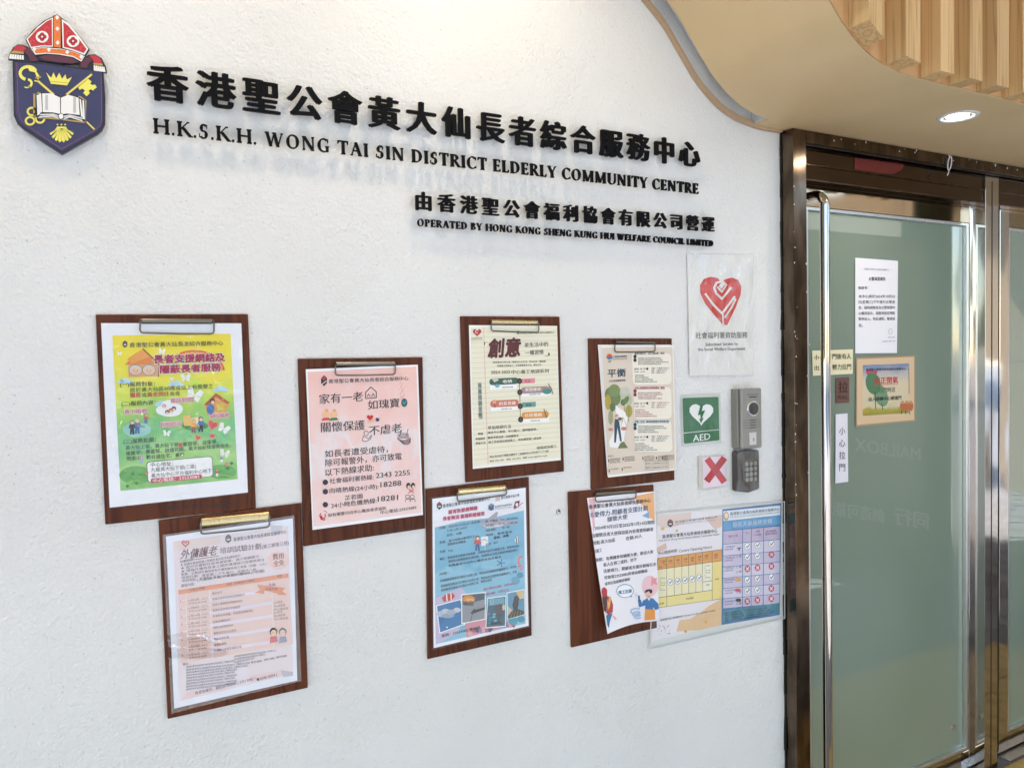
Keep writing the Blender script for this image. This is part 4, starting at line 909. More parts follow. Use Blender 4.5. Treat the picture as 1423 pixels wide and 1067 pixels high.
for y in (442, 511, 597, 679): A.ell(407+(y-442)*.03, y, 16, 18, '#33291f', 6, 16); A.ell(407+(y-442)*.03, y, 8, 9, '#574a3c', 6.5, 12)
A.part('tool_drawings'); A.poly([(236, 430), (262, 420), (280, 436), (252, 450)], '#cfc8bc', 6); A.poly([(250, 468), (270, 460), (288, 474), (266, 484)], '#6fb0b8', 6); A.ell(252, 570, 12, 14, '#efa28c', 6); A.line([(252, 580), (256, 606)], 4, '#4a2c24', 6)
A.line([(584, 458), (604, 490), (612, 520)], 5, '#8a6a50', 6); A.line([(580, 476), (600, 456)], 6, '#e8e0d6', 6); A.line([(558, 616), (574, 668)], 6, '#6b6446', 6); A.line([(574, 620), (562, 660)], 4, '#a8a478', 6)
A.part('heart_drawing'); heart(A, 145, 141, 26, '#b8283a', 5); A.arc(145, 137, 10, 9, 30, 300, 4, '#f0e6da', 6); A.part('lettering'); K = '#2e2620'
A.text('社會福利署資助服務', 110, 184, 178, 182, 8, K, 0); A.line([(110, 191), (178, 189)], 2, '#8a8278', 4)
crest(A, 399, 143, 24); A.text(CENTRE, 412, 152, 622, 148, 12, K, .02)
A.text('「', 190, 228, 206, 228, 26, '#3a2018', .02, 4); A.text('創意', 214, 298, 415, 288, 112, '#5c1d1a', .042, 5, .12, 3)
A.text('是生活中的', 438, 234, 584, 228, 28, '#3a2c24', .012); A.text('一種習慣', 442, 282, 556, 276, 28, '#3a2c24', .012); A.text('」', 566, 288, 592, 286, 26, '#3a2018', .02)
A.text('創意源自日常小事，需要用心去生活，所以這是一種習慣，', 244, 332, 572, 326, 11, K, .02); A.text('培養義工創新能力，未來服務更多元化，樂在其中。', 270, 354, 546, 347, 11, K, .02)
A.text('2024-2025', 232, 398, 350, 395, 20, K, .012); A.text('中心義工培訓系列', 358, 400, 588, 392, 25, K, .012)
for c, x0, x1, y in (('收納', 304, 360, 456), ('家居維修', 442, 540, 506), ('創意思維', 280, 384, 592), ('社區藝術', 440, 546, 664)): A.text(c, x0, y, x1, y-4, 22, '#fbf4ea', .02, 6)
A.text('生活', 440, 453, 474, 451, 17, '#8a3038', .01, 6); A.text('環境', 444, 600, 480, 598, 17, '#22443e', .01, 6)
for tx, x0, x1, y in (('2024年9月', 300, 366, 486), ('2024年10月', 468, 536, 530), ('2024年11月', 294, 358, 620), ('2025年1月', 476, 532, 692)): A.text(tx, x0, y, x1, y-3, 10, K, .02, 6)
A.poly([(150, 452), (172, 450), (180, 676), (158, 678)], '#a9b2a4', 3); A.tv('年度培訓主題', 164, 458, 36, 26, 22, '#2c2c28', .01, 5)
A.text('參加培訓方法', 212, 742, 356, 732, 22, K, .012)
A.text('對象', 152, 776, 184, 774, 15, K, .02); A.text('參加條件', 136, 808, 196, 803, 15, K, .02); A.text('參加方法', 136, 835, 198, 830, 15, K, .02)
A.text('適合中心會員、有心義工、認同服務者，', 212, 768, 516, 746, 15, K, .02); A.text('願意承諾出席一切訓練要求', 212, 800, 402, 786, 15, K, .02); A.text('經工作員登記成為義工，所有課堂需八成出席', 216, 828, 542, 800, 15, K, .02)
A.text('掃描成為義工', 514, 864, 636, 852, 18, '#46623c', .015)
A.text('地址:黃大仙下邨龍光樓地下二區福利中心平台地下二十七號', 222, 916, 586, 880, 13, K, .02); A.text('電話: 2352 3082    傳真: 2326 4810    電郵: wtsdecc@skhwc.org.hk', 224, 942, 580, 906, 11, K, .015)
A.done()

# ---------------------------------------------------------------- 4 balance poster
Z4 = (4.85, (810, 460))
board(*Z4, [(40, 50), (600, 50), (618, 1003), (60, 1067)], .0006, 'rightmost clipboard of the upper row, holding the beige tree poster', ((222, 66), (485, 70), 18), ((216, 76), (487, 78), (142, 138)), (INS, 420, 1004, 548, 988, 17), False)
q4 = [(118, 98), (607, 97), (626, 935), (164, 985)]
bp = soft_bend(.003, 14, 8, 1.3); bend4 = lambda X, Z: bp(X, Z)+.001
s4 = sheet_thing(*Z4, q4, -.0078, 'beige poster with green trees and a person in blue overalls carrying scales')
A = Sheet(*Z4[:1], *Z4[1], -.0080, s4, bend4)
A.part('paper'); A.grid(q4, '#f3efe9', 0, 12)
A.part('under_sheet'); A2 = Sheet(*Z4[:1], *Z4[1], -.0066, s4, bend4); A2.part('under_sheet'); A2.grid([(97, 92), (590, 92), (620, 932), (160, 978)], '#ece8e4', 0, 10); A2.done()
A.part('picture'); A.grid([(124, 112), (600, 108), (618, 925), (166, 968)], '#dfd0be', 1, 12)
for q in ([(325, 140), (590, 150), (594, 360), (332, 364)], [(338, 378), (590, 376), (596, 590), (342, 594)], [(340, 602), (590, 598), (602, 812), (346, 812)]): A.rrect(q, 34, '#f2ead9', 2)
def blob(x, y, rx, ry, c, lay=3, rot=0): A.ell(x, y, rx, ry, c, lay, 18, rot)
blob(196, 440, 50, 66, '#6f8250', 3, -25); blob(206, 400, 40, 42, '#7d8f58', 3.2); blob(282, 440, 38, 66, '#bdbfa8', 2.8, -30); blob(280, 402, 30, 28, '#c7c9b4', 2.9); A.poly([(214, 500), (300, 560), (266, 760), (240, 788), (175, 780), (172, 740), (220, 640)], '#f6f3ee', 3.4)
blob(164, 478, 20, 52, '#b5a03c', 4); blob(194, 512, 20, 28, '#5d7444', 4.2); A.line([(194, 505), (194, 548)], 2.5, '#4a5030', 4.5)
blob(266, 480, 18, 22, '#5f7a40', 4.3); blob(286, 465, 16, 30, '#6b8446', 4.4, 30); A.line([(272, 480), (274, 540)], 2.5, '#4a5030', 4.6); blob(304, 538, 24, 42, '#a9a040', 4.4); A.line([(304, 510), (304, 610)], 2.5, '#5d5a28', 4.7)
blob(182, 580, 18, 50, '#a9ab7e', 4); A.line([(182, 545), (184, 640)], 2, '#70704c', 4.5); A.poly([(228, 790), (248, 750), (270, 742), (298, 786)], '#6d7b46', 4.5)
A.ell(222, 572, 11, 13, '#c47a4c', 6); A.ell(224, 576, 8, 9, '#e8bd98', 7); A.poly([(208, 592), (236, 592), (244, 650), (206, 650)], '#2f4a5c', 6); A.poly([(206, 648), (226, 648), (216, 750), (204, 750)], '#2f4a5c', 6); A.poly([(226, 648), (244, 648), (256, 742), (244, 742)], '#35546a', 6)
A.line([(208, 602), (188, 625), (184, 645)], 7, '#e6c6b0', 6); A.line([(236, 602), (258, 610), (264, 580)], 7, '#e6c6b0', 6); blob(180, 662, 16, 10, '#c88878', 6); blob(270, 656, 20, 12, '#c88878', 6); A.line([(264, 580), (250, 645)], 2, '#907060', 6); A.line([(264, 580), (292, 645)], 2, '#907060', 6); blob(244, 590, 14, 10, '#54664a', 6.5)
A.ell(174, 170, 20, 18, '#e07a30', 4); A.ell(174, 172, 12, 11, '#d83c2c', 5); A.poly([(152, 176), (196, 172), (192, 186), (168, 192), (158, 186)], '#2f78a8', 5.5); A.line([(166, 200), (174, 210), (186, 198)], 4, '#23272c', 5)
A.part('lettering'); K = '#3a352f'
A.text('社會福利協會服務', 198, 180, 292, 176, 13, K, .02); A.text('RESOURCE CENTRE', 198, 194, 292, 190, 8, K, .0)
A.text('平衡', 162, 312, 284, 306, 54, '#2a3a44', .03, 5); A.ell(262, 268, 14, 12, '#3a5a78', 6); A.text('人生幸福藝術展覽', 170, 344, 282, 338, 15, K, .02)
rr = random.Random(11)
bodies = ['藝術導賞與社區共融的計劃內容介紹', '透過參與不同類型的工作坊活動', '歡迎有興趣人士報名參加此活動', '名額有限先到先得額滿即止', '費用全免需要預先登記', '請向中心職員查詢詳情']
for (y, c, hd) in ((158, '#33322e', '藝術計劃系列，社區共融活動（導賞）'), (390, '#8c2f3a', '社區心理健康教育計劃專題講座（講座）'), (616, '#2a4a54', '平衡．生活，藝術與健康嘉年華展覽活動')):
    x1 = 546 if y < 600 else 574
    if y > 300: A.poly([(342, y-15), (x1+4, y-17), (x1+4, y+4), (342, y+6)], '#eacdc8' if y < 500 else '#c9d4d4', 3)
    A.text(hd, 344, y+1, x1, y-1, 15, c, .025)
    for k in range(2): A.ell(346, y+20+k*24-6, 11, 13, c, 4, 12)
    for k in range(4): A.text(bodies[(k+y) % 6]+bodies[(k+y+2) % 6][:7], 366, y+30+k*13, 470+rr.random()*110, y+29+k*13, 9, c, .01)
    A.text('2024. 10. 19', 340, y+104, 416, y+102, 13, '#26221e', .025); A.ell(428, y+96, 7, 8, '#26221e', 5); A.text('11:00 - 12:30', 342, y+122, 410, y+120, 9, c, .02)
    for k in range(3): A.text('地點：九龍黃大仙中心', 456, y+98+k*15, 578-k*14, y+96+k*15, 10, c, .01)
    for k in range(4): A.text(bodies[(k+1+y) % 6], 346, y+146+k*14, 410+28*k, y+145+k*14, 9, ('#3d5a34', '#a0303a', '#2a4a54')[(y > 300)+(y > 600)], .02)
for i, (x, y) in enumerate(((165, 862), (262, 850), (396, 846), (488, 844), (530, 842), (168, 930), (256, 920))):
    for k in range(3 if i < 5 else 1): A.text(bodies[(i+k) % 6][:9], x+12, y+4+k*12, x+(80 if i < 5 else 66), y-2+k*12, 8, K, .01)
    A.rrect([(x, y), (x+6, y), (x+6, y+20), (x, y+20)], 2, '#4a4440', 4)
A.text('查詢及報名', 162, 846, 198, 844, 9, K, .01); A.line([(414, 878), (570, 870), (572, 930), (416, 936)], 1.6, '#8a7a6c', 4, True); A.line([(415, 906), (571, 899)], 1.2, '#8a7a6c', 4); A.line([(465, 876), (467, 934)], 1.2, '#8a7a6c', 4)
for r in range(2): A.text('服務中心', 420, 898+r*28, 460, 895+r*28, 11, K, .0); A.text('活動查詢 2352 3082', 470, 895+r*28, 566, 889+r*28, 10, K, .0)
A.done()

# ---------------------------------------------------------------- 5 helper training poster (lower left)
Z5 = (3.335, (210, 690))
board(*Z5, [(35, 110), (697, 30), (727, 885), (77, 1030)], .001, 'leftmost clipboard of the lower row, holding the pale pink timetable poster', ((234, 100), (546, 70), 48), ((230, 108), (549, 80), (173, 140)), None, True)
q4 = [(68, 182), (655, 98), (676, 848), (107, 980)]
s5 = sheet_thing(*Z5, [(52, 175), (660, 85), (695, 850), (95, 1003)], -.0085, 'pale pink course timetable with an orange heading row inside a shiny plastic sleeve')
b5 = lambda X, Z: .003+.0025*math.sin(X*8+.6)*math.sin(Z*6)
A = Sheet(*Z5[:1], *Z5[1], -.0080, s5, b5)
A.part('paper'); A.grid(q4, '#eef1fb', 0, 12)
A.part('picture'); A.grid([(103, 205), (632, 135), (656, 815), (130, 945)], '#ecdcdf', 1, 10)
A.poly([(104, 205), (320, 176), (320, 215), (106, 250)], '#e9d3cc', 1.5); A.poly([(126, 446), (636, 366), (656, 680), (138, 770)], '#efccc2', 1.6); A.poly([(146, 790), (440, 742), (462, 870), (150, 905)], '#ecdfe6', 1.7); A.poly([(190, 880), (600, 800), (656, 815), (130, 945)], '#efcfcf', 1.6)
A.poly([(550, 130), (610, 135), (596, 165), (560, 180)], '#cfcbd6', 2); A.poly([(600, 800), (656, 808), (656, 826), (610, 832)], '#c2bec8', 2)
A.part('timetable')
A.poly([(126, 430), (634, 352), (635, 372), (127, 450)], '#e8894c', 3)
for k in range(10):
    y = 452+k*30; A.poly([(270, y-14), (560, y-60), (561, y-46), (271, y+1)], '#ece0ee' if k % 2 else '#efcfc6', 2.2)
for k in range(8):
    y = 480+k*36; A.line([(130+k*1.2, y), (270, y-20)], 2, '#f8f1f0', 3)
A.line([(270, 430), (284, 745)], 2.4, '#f8f1f0', 3); A.line([(556, 372), (568, 690)], 2.4, '#f8f1f0', 3); A.line([(160, 448), (172, 760)], 2, '#f8f1f0', 3)
A.poly([(478, 442), (504, 430), (490, 405), (620, 420), (606, 436), (630, 452), (586, 452), (584, 446), (524, 432), (522, 448)], '#e88a4e', 4); A.ell(588, 292, 50, 42, '#f3cdc2', 3, 24)
A.part('people_drawing')
for x, c, hh in ((566, '#d8565a', '#3a2a24'), (608, '#8a94b4', '#5c5c60')): A.poly([(x-18, 676), (x-14, 646), (x+14, 642), (x+20, 668)], c, 5); A.ell(x, 622, 18, 19, hh, 5, 14); A.ell(x, 627, 13, 14, '#f4cdb0', 6, 14); A.ell(x-5, 626, 1.8, 1.8, '#3a2a24', 7, 6); A.ell(x+5, 626, 1.8, 1.8, '#3a2a24', 7, 6)
heart(A, 158, 214, 19, '#d04a50', 4); A.line([(150, 210), (158, 220), (168, 208)], 3, '#f6e6e0', 5)
A.part('lettering'); K = '#4a4450'
crest(A, 356, 192, 42); A.text(CENTRE, 380, 205, 626, 168, 18, K, .02)
A.text('外傭護老', 134, 288, 308, 266, 44, '#6a3e3a', .025, 5, .28, 3); A.line([(134, 298), (310, 272)], 2.5, '#6a3e3a', 5); A.text('培訓試驗計劃', 318, 262, 508, 240, 28, '#5a4850', .015); A.text('(第三期第三班)', 512, 240, 636, 220, 19, '#5a4850', .01)
A.text('費用', 562, 290, 612, 284, 27, '#8a4a40', .02, 6); A.text('全免', 566, 322, 614, 314, 27, '#8a4a40', .02, 6)
l5 = ['計劃目標：', '★ 認識外籍家庭傭工照顧長者的基本知識與技巧', '★ 提升外傭對社區資源認識，減少照顧壓力', '★ 增強外傭與長者之間的溝通技巧及關係建立', '對象：正聘請外傭或家有外傭照顧長者之家庭（名額：12人）', '培訓日期：逢星期二下午進行，全期共八節', '培訓地點：香港聖公會黃大仙長者綜合服務中心（二區）']
for k, tx in enumerate(l5): A.text(tx, 134+k*1.2, 306+k*14.6, (200, 412, 498, 524, 532, 486, 524)[k], (296, 280, 281, 294, 312, 336, 343)[k]+(k-3)*2, 12.5, K, .012)
A.text('（九龍黃大仙下邨龍光樓105-108室）', 212, 392, 522, 344, 12.5, K, .012); A.text('課程內容：', 138, 418, 204, 408, 15, K, .015)
A.text('日期及時間', 178, 436, 246, 426, 12, '#7a3c22', .02); A.text('內容（由專業社工教授）', 350, 410, 478, 390, 12, '#7a3c22', .02); A.text('地點', 582, 372, 606, 368, 12, '#7a3c22', .02)
A.text('名額', 544, 412, 574, 410, 13, '#a04020', .02, 6); A.text('詳細內容', 528, 432, 584, 430, 13, '#a04020', .02, 6)
rr = random.Random(2)
cont = ['護老技巧', '認識長者常見疾病及照顧技巧', '長者心理需要及照顧者角色', '認識社區資源及支援服務', '長者飲食及營養，特別飲食照顧須知', '扶抱及轉移技巧', '預防長者家居意外', '藥物管理及安全使用', '簡單急救知識', '運動及健康', '外傭壓力處理及總結分享']
for k in range(8):
    y = 490+k*36; A.text(str(k+1)+'.', 135+k, y-4, 143+k, y-5, 10, K, 0); A.text('11月%d日（二）' % (5+3*k), 170, y-6, 260, y-19, 11, '#6a4a50', .01); A.text('下午2:15-4:45', 172, y+8, 256, y-4, 9, '#6a4a50', .01)
for k, tx in enumerate(cont): A.text(tx, 282+k, 452+k*26.5, 282+k+len(tx)*11.5, 452+k*26.5-len(tx)*1.7, 12, '#7a5c66', .01)
for k in range(6): A.text('中心或社區', 568, 496+k*15, 606+14*(k % 3), 488+k*15, 11, '#7a5c66', .01)
A.text('備註：', 146, 780, 176, 776, 11, K, .02)
for k in range(9): A.text('請學員準時出席課堂如有查詢可向負責社工聯絡及登記', 162, 792+k*13, 388+10*(k % 2)+(60 if k in (1, 2) else 0), 762+k*13-(4 if k in (1, 2) else 0), 9.5, K, .012)
for k in range(3): A.text('參加者需簽署同意書及承諾出席八成或以上', 385, 742+k*14, 580-k*50, 712+k*18, 9, K, .01)
for k, (x, tx) in enumerate(((462, '報名連結'), (520, '查詢'), (578, '最新消息網頁'))): A.text(tx, x, 770-k*12, x+50, 762-k*12, 10, K, .02)
A.text('負責及報名：楊姑娘/鄧姑娘 ( 2351 8282 / ', 204, 916, 482, 846, 16, K, .015); A.ell(494, 843, 7, 7, '#2c2c34', 5); A.text('6586 0054 )', 504, 846, 582, 826, 13, K, .015)
A.done()
bp5 = U(210+185/3.335, 690+690/3.335, -.01)
F = Sheet(*Z5[:1], *Z5[1], -.0098, s5, lambda X, Z: b5(X, Z)+.0008*math.sin(X*55)*math.sin(Z*40)+.017*math.exp(-((X-bp5.x)/.034)**2-((Z-bp5.z+.25*(X-bp5.x))/.0115)**2)*(1+.12*math.sin(X*160))); F.part('plastic_sleeve'); F.grid([(52, 175), (662, 84), (696, 850), (94, 1004)], None, 0, 90, m=MT['film_sleeve']); F.done()

# ---------------------------------------------------------------- 6 blue sea poster
Z6 = (4.1056, (580, 660))
board(*Z6, [(50, 80), (637, 12), (653, 915), (60, 1050)], .001, 'middle clipboard of the lower row, holding the blue sea poster', ((234, 78), (506, 54), 40), ((228, 86), (509, 64), (151, 112)), (INS, 450, 952, 590, 922, 17), True)
q4 = [(85, 135), (617, 72), (634, 858), (92, 985)]
s6 = sheet_thing(*Z6, q4, -.0082, 'blue underwater poster with a dolphin and four small photographs along the bottom')
A = Sheet(*Z6[:1], *Z6[1], -.0085, s6, soft_bend(.003, 11, 10, .8))
sea = vgrad('sea_print', [(0., '#8fc6dc'), (.25, '#7fbcd6'), (.5, '#8cc4da'), (.62, '#6fb3d0'), (1., '#85bfd8')], .7, (1, 1, 3))
A.part('paper'); A.grid(q4, '#f4f5fa', 0, 12)
A.part('picture'); A.grid([(98, 264), (607, 186), (616, 845), (104, 962)], None, 1, 12, m=sea)
A.poly([(86, 262), (350, 225), (420, 195), (607, 176), (607, 200), (440, 240), (250, 262), (90, 300)], '#f2eef4', 1.6); A.poly([(100, 700), (250, 640), (300, 700), (230, 900), (104, 965)], '#c9bcd8', 1.5); A.poly([(270, 830), (400, 780), (500, 830), (560, 850), (350, 905), (280, 925)], '#d98f9c', 1.6)
for k in range(14): A.ell(300+k*19, 905-k*4-(k*37 % 20), 17, 12, ('#e7a7a6', '#b06a80', '#6a4a5e', '#8f86b8')[k % 4], 2, 10, k*20)
for x, y, w_, c in ((560, 600, 26, '#6aa8c0'), (585, 570, 20, '#5b9cba'), (545, 830, 28, '#49a0b4'), (590, 820, 22, '#3f93ad')): A.ell(x, y, w_, w_*.9, c, 2, 9)
A.part('sea_creatures')
A.poly([(345, 278), (375, 258), (405, 244), (450, 208), (460, 212), (452, 240), (520, 256), (548, 262), (576, 252), (566, 268), (578, 290), (548, 276), (470, 296), (400, 304), (372, 292)], '#a7a7b6', 3); A.poly([(372, 288), (460, 282), (520, 268), (470, 292), (400, 300)], '#d0cfd8', 3.5)
A.ell(568, 368, 12, 18, '#f2f0ec', 3); A.line([(562, 354), (566, 386)], 5, '#2a2a30', 4); A.line([(574, 356), (576, 380)], 4, '#2a2a30', 4)
A.arc(590, 490, 14, 24, 60, 270, 13, '#e08a90', 3); A.arc(586, 528, 12, 10, -90, 180, 8, '#e08a90', 3)
A.poly([(138, 700), (160, 676), (200, 672), (214, 688), (196, 712), (150, 722)], '#cf3c30', 3); A.line([(165, 675), (168, 715)], 7, '#f4ece6', 4); A.line([(190, 672), (192, 712)], 6, '#f4ece6', 4)
for a in range(5): A.line([(474, 500), (474+24*math.cos(a*1.257), 500+22*math.sin(a*1.257))], 6, '#4a86b0', 3)
figure(A, 342, 430, 86, '#c84a3a', '#3565a0'); A.poly([(362, 352), (402, 346), (404, 398), (364, 404)], '#eef2f4', 4); A.line([(368, 372), (382, 364), (398, 376)], 3, '#b0605a', 5); A.line([(384, 400), (386, 430)], 3, '#c8d0d4', 4)
A.part('photo_strip')
def photo(q, cols, lay): A.poly(q, '#f6f6f6', lay); cx = sum(p[0] for p in q)/4; cy = sum(p[1] for p in q)/4; A.poly([(cx+(x-cx)*.92, cy+(y-cy)*.93) for x, y in q], cols, lay+.5)
photo([(104, 742), (250, 704), (272, 850), (124, 902)], '#1f74ac', 3)
for x, y, rx, ry, c in ((135, 790, 26, 18, '#b9c3cf'), (160, 778, 26, 18, '#c6ccd4'), (190, 780, 30, 16, '#aab6c6'), (225, 768, 22, 14, '#c9ccd2'), (170, 800, 40, 14, '#96a8bc')): A.ell(x, y, rx, ry, c, 4, 14)
A.ell(168, 866, 5, 4, '#e8eef2', 4.5)
photo([(248, 678), (390, 664), (388, 822), (250, 848)], '#8f9299', 4); A.poly([(258, 686), (382, 672), (382, 706), (258, 740)], '#3f5360', 5); A.ell(292, 706, 36, 22, '#d98a34', 5.3, 16); A.ell(296, 712, 26, 12, '#f0b04c', 5.5, 14); A.poly([(300, 786), (330, 752), (384, 738), (384, 764), (312, 790)], '#2f2a30', 5.7); A.poly([(322, 758), (336, 748), (388, 736), (380, 752), (330, 766)], '#8c8a90', 6); A.line([(312, 790), (302, 832)], 3, '#2c2c30', 6)
for k in range(9): A.line([(268+k*6, 742), (268+k*6, 722-(k*7 % 9))], 4, '#283038', 5.6)
photo([(398, 698), (505, 684), (502, 862), (386, 872)], '#35606f', 6); A.poly([(404, 706), (496, 696), (496, 730), (404, 744)], '#6fa3b6', 7); A.poly([(440, 744), (470, 730), (494, 736), (494, 800), (444, 804)], '#4d4a50', 7); A.ell(490, 752, 8, 18, '#cfc9b0', 7.5)
for k in range(12): A.ell(405+(k*29 % 84), 790+(k*17 % 66), 10, 6, ('#2f86a4', '#6fb8c4', '#254a58')[k % 3], 7.3, 8, -15)
A.ell(446, 842, 32, 7, '#1e3038', 7.8, 12, -8); A.arc(424, 718, 8, 18, 0, 360, 2, '#c8d6da', 8)
photo([(508, 668), (610, 648), (614, 794), (512, 822)], '#5d97b2', 5); A.poly([(560, 664), (604, 656), (606, 700), (584, 706)], '#d8c088', 6); A.poly([(514, 800), (540, 770), (570, 760), (608, 776), (608, 792), (516, 818)], '#4a4432', 6); A.poly([(548, 776), (540, 740), (552, 690), (566, 684), (576, 700), (574, 740), (562, 778)], '#3f2f28', 6.5); A.poly([(514, 745), (540, 768), (516, 800)], '#c9bfae', 6.2)
for k in range(8): A.line([(530+k*9, 812-k*3), (545+k*7, 770+(k*13 % 12))], 4, ('#7e7a48', '#2e2a22')[k % 2], 7)
A.part('lettering'); K = '#1f2630'
crest(A, 124, 174, 46); A.text(CENTRE, 144, 186, 412, 142, 20, K, .025)
A.text('2025', 444, 148, 470, 144, 22, '#c03048', 0); A.text('聖公會黃大仙小學', 476, 138, 580, 122, 18, K, .02); A.poly([(404, 172), (420, 160), (436, 168), (434, 196), (418, 202), (404, 194)], '#2f5a78', 5); A.poly([(404, 172), (420, 160), (436, 168), (420, 178)], '#5c8aa8', 6)
A.text('香港青年協會賽馬會', 442, 186, 538, 172, 12, K, .01); A.text('COLLEGE OF ARTS', 442, 194, 538, 184, 6, K, 0); A.poly([(546, 190), (556, 150), (582, 144), (578, 180)], '#6c2028', 5); A.ell(566, 168, 8, 11, '#f0e8e4', 6); A.line([(550, 194), (600, 156)], 3, '#b03038', 6)
for tx, a, b, c, d in (('藝育及發展頻繪', 176, 222, 342, 196), ('長者樂活·塗鴉彩繪畫班', 144, 260, 382, 228)): A.text(tx, a, b, c, d, 22, '#c0305c', .05, 5)
W_ = '#1d2a36'
for tx, a, b, c, d in (('日期：2025年3月至5月 逢星期二', 126, 310, 372, 268), ('地點：本中心', 384, 272, 440, 262), ('（1月-3月-24日）', 168, 325, 284, 304), ('合共：10節', 166, 350, 252, 336), ('對象：黃大仙區60歲或以上', 126, 392, 326, 354), ('對繪畫有興趣者', 172, 402, 276, 384), ('名額：15人', 126, 444, 204, 434), ('費用：$50', 388, 404, 456, 388), ('形式：小組', 436, 362, 520, 348)): A.text(tx, a, b, c, d, 15, W_, .02)
for k, x1 in enumerate((574, 572, 530)): A.text('時間：下午二時至四時正'[:11-k*3], 430-40*(k > 0), 268+k*28, x1, 250+k*25, 14, W_, .02)
for k in range(2): A.text('導師：專業畫家'[:7-k*2], 388+k*46, 350+k*18, 540-k*20, 328+k*22, 14, W_, .02)
for k, (tx, a, b, c, d) in enumerate((('備註：參加者需自備畫具及圍裙，完成後作品可作展覽之用，請依時出席。', 126, 486, 582, 408), ('費用包括導師費及材料費，如遇惡劣天氣活動將會順延舉行', 176, 500, 574, 432), ('有興趣者可向中心職員查詢及報名', 176, 524, 476, 472))): A.text(tx, a, b, c, d, 15, W_, .02)
A.text('內容：', 126, 572, 176, 562, 15, W_, .02)
for k, (a, b, c, d) in enumerate(((128, 610, 564, 528), (132, 640, 566, 556), (134, 664, 424, 602))): A.text('透過繪畫認識海洋生物及大自然之美，學習水彩及塑膠彩的繪畫技巧，共享樂趣。'[:(34, 33, 22)[k]], a, b, c, d, 15, W_, .02)
A.text('截止報名日期：10月18日', 376, 658, 554, 624, 15, '#c02c50', .02); A.text('抽籤日期：10月21日', 376, 690, 520, 660, 15, '#c02c50', .02)
A.text('查詢：23523082 黃姑娘', 136, 924, 356, 874, 17, '#1c1c24', .03)
A.done()
F = Sheet(*Z6[:1], *Z6[1], -.0104, s6, soft_bend(.003, 11, 10, .8)); F.part('plastic_sleeve'); F.grid([(76, 128), (624, 64), (642, 866), (84, 996)], None, 0, 12, m=MT['film']); F.done()

# ---------------------------------------------------------------- 7 curling white poster (lower right)
Z7 = (4.267, (780, 660))
board(*Z7, [(43, 100), (548, 58), (568, 905), (62, 1022)], .001, 'rightmost clipboard of the lower row, its paper curling away from the wood', ((206, 101), (440, 84), 27), ((203, 108), (443, 92), (160, 138)), (INS, 396, 934, 514, 905, 17), False)
e0 = U(780+150/4.267, 660+135/4.267, -.008); e1 = U(780+245/4.267, 660+945/4.267, -.008); e2 = U(780+575/4.267, 660+862/4.267, -.008)
def bend7(X, Z):
    v = max(0, (e0.z-Z)/(e0.z-e1.z)); u = (X-(e0.x+(e1.x-e0.x)*v))/(e2.x-e1.x)
    return .0015+.020*v**1.6*max(0, 1-u*1.25)**1.3+.004*v*math.sin(max(0, min(1, u))*PI)
q4 = [(152, 134), (553, 95), (578, 860), (240, 935)]
s7 = sheet_thing(*Z7, q4, -.0078, 'white poster with a speech bubble and two drawn people, curling at its left edge')
A = Sheet(*Z7[:1], *Z7[1], -.0078, s7, bend7)
A.part('paper')
k_ = 16; vs = []
for j in range(k_+1):
    for i in range(k_+1):
        u, v = i/k_, j/k_
        bot = 860+(925-860)*(1-u)-34*math.sin(u*PI)*0-(38*math.sin(min(1, u*1.0)*PI)*(1-u)**.3 if u < 1 else 0)*.55
        xl = 150+(243-150)*v**.93; xr = 553+(578-553)*v; yt_ = 135+(95-135)*u
        vs.append(A.pt(xl+(xr-xl)*u, yt_+(bot-yt_)*v, 0))
A.cur.add(vs, [(j*(k_+1)+i, (j+1)*(k_+1)+i, (j+1)*(k_+1)+i+1, j*(k_+1)+i+1) for j in range(k_) for i in range(k_)], ink('#f1eef2'))
A.part('picture')
A.poly([(160, 140), (198, 136), (196, 190), (190, 230), (194, 300), (186, 340), (178, 260)], '#eab8bc', 2); A.poly([(430, 125), (545, 100), (552, 268), (520, 250), (500, 190), (450, 160)], '#eeb47a', 2); A.poly([(476, 240), (516, 216), (518, 256)], '#7fa8d0', 3)
for k in range(3): A.line([(385+k*10, 128+k*12), (430+k*10, 150+k*12)], 3, '#e9a9ac', 3)
A.ell(522, 655, 50, 62, '#f0c6cc', 2, 24); A.poly([(530, 600), (548, 612), (566, 606), (558, 628), (566, 648), (544, 644), (528, 656)], '#e8949c', 3)
A.poly([(190, 175), (202, 170), (198, 190), (188, 192)], '#8fb6de', 3)
for k in range(3): A.arc(430+k*6, 800+k*16, 34-k*6, 16-k*3, 40, 330, 9, '#a7bfe0', 3, 16)
A.part('people_drawing')
A.poly([(474, 742), (506, 724), (540, 728), (572, 760), (574, 790), (554, 796), (540, 780), (538, 795), (490, 792), (490, 768), (450, 778), (444, 734), (462, 734), (470, 758)], '#3877b0', 5); A.poly([(490, 790), (550, 794), (552, 852), (484, 856)], '#e89a48', 5); A.ell(512, 700, 22, 26, '#e9c0ae', 5); A.poly([(486, 690), (496, 676), (520, 672), (532, 684), (528, 700), (512, 684), (494, 694)], '#2e2430', 6); A.ell(526, 686, 9, 12, '#2e2430', 6); A.line([(506, 712), (516, 716)], 3, '#c8404c', 7); A.poly([(504, 726), (522, 726), (514, 742)], '#f4f0ee', 6)
A.line([(452, 742), (450, 712)], 11, '#2f5c8c', 6); A.poly([(424, 690), (446, 700), (446, 712), (426, 716)], '#dfe4ea', 5)
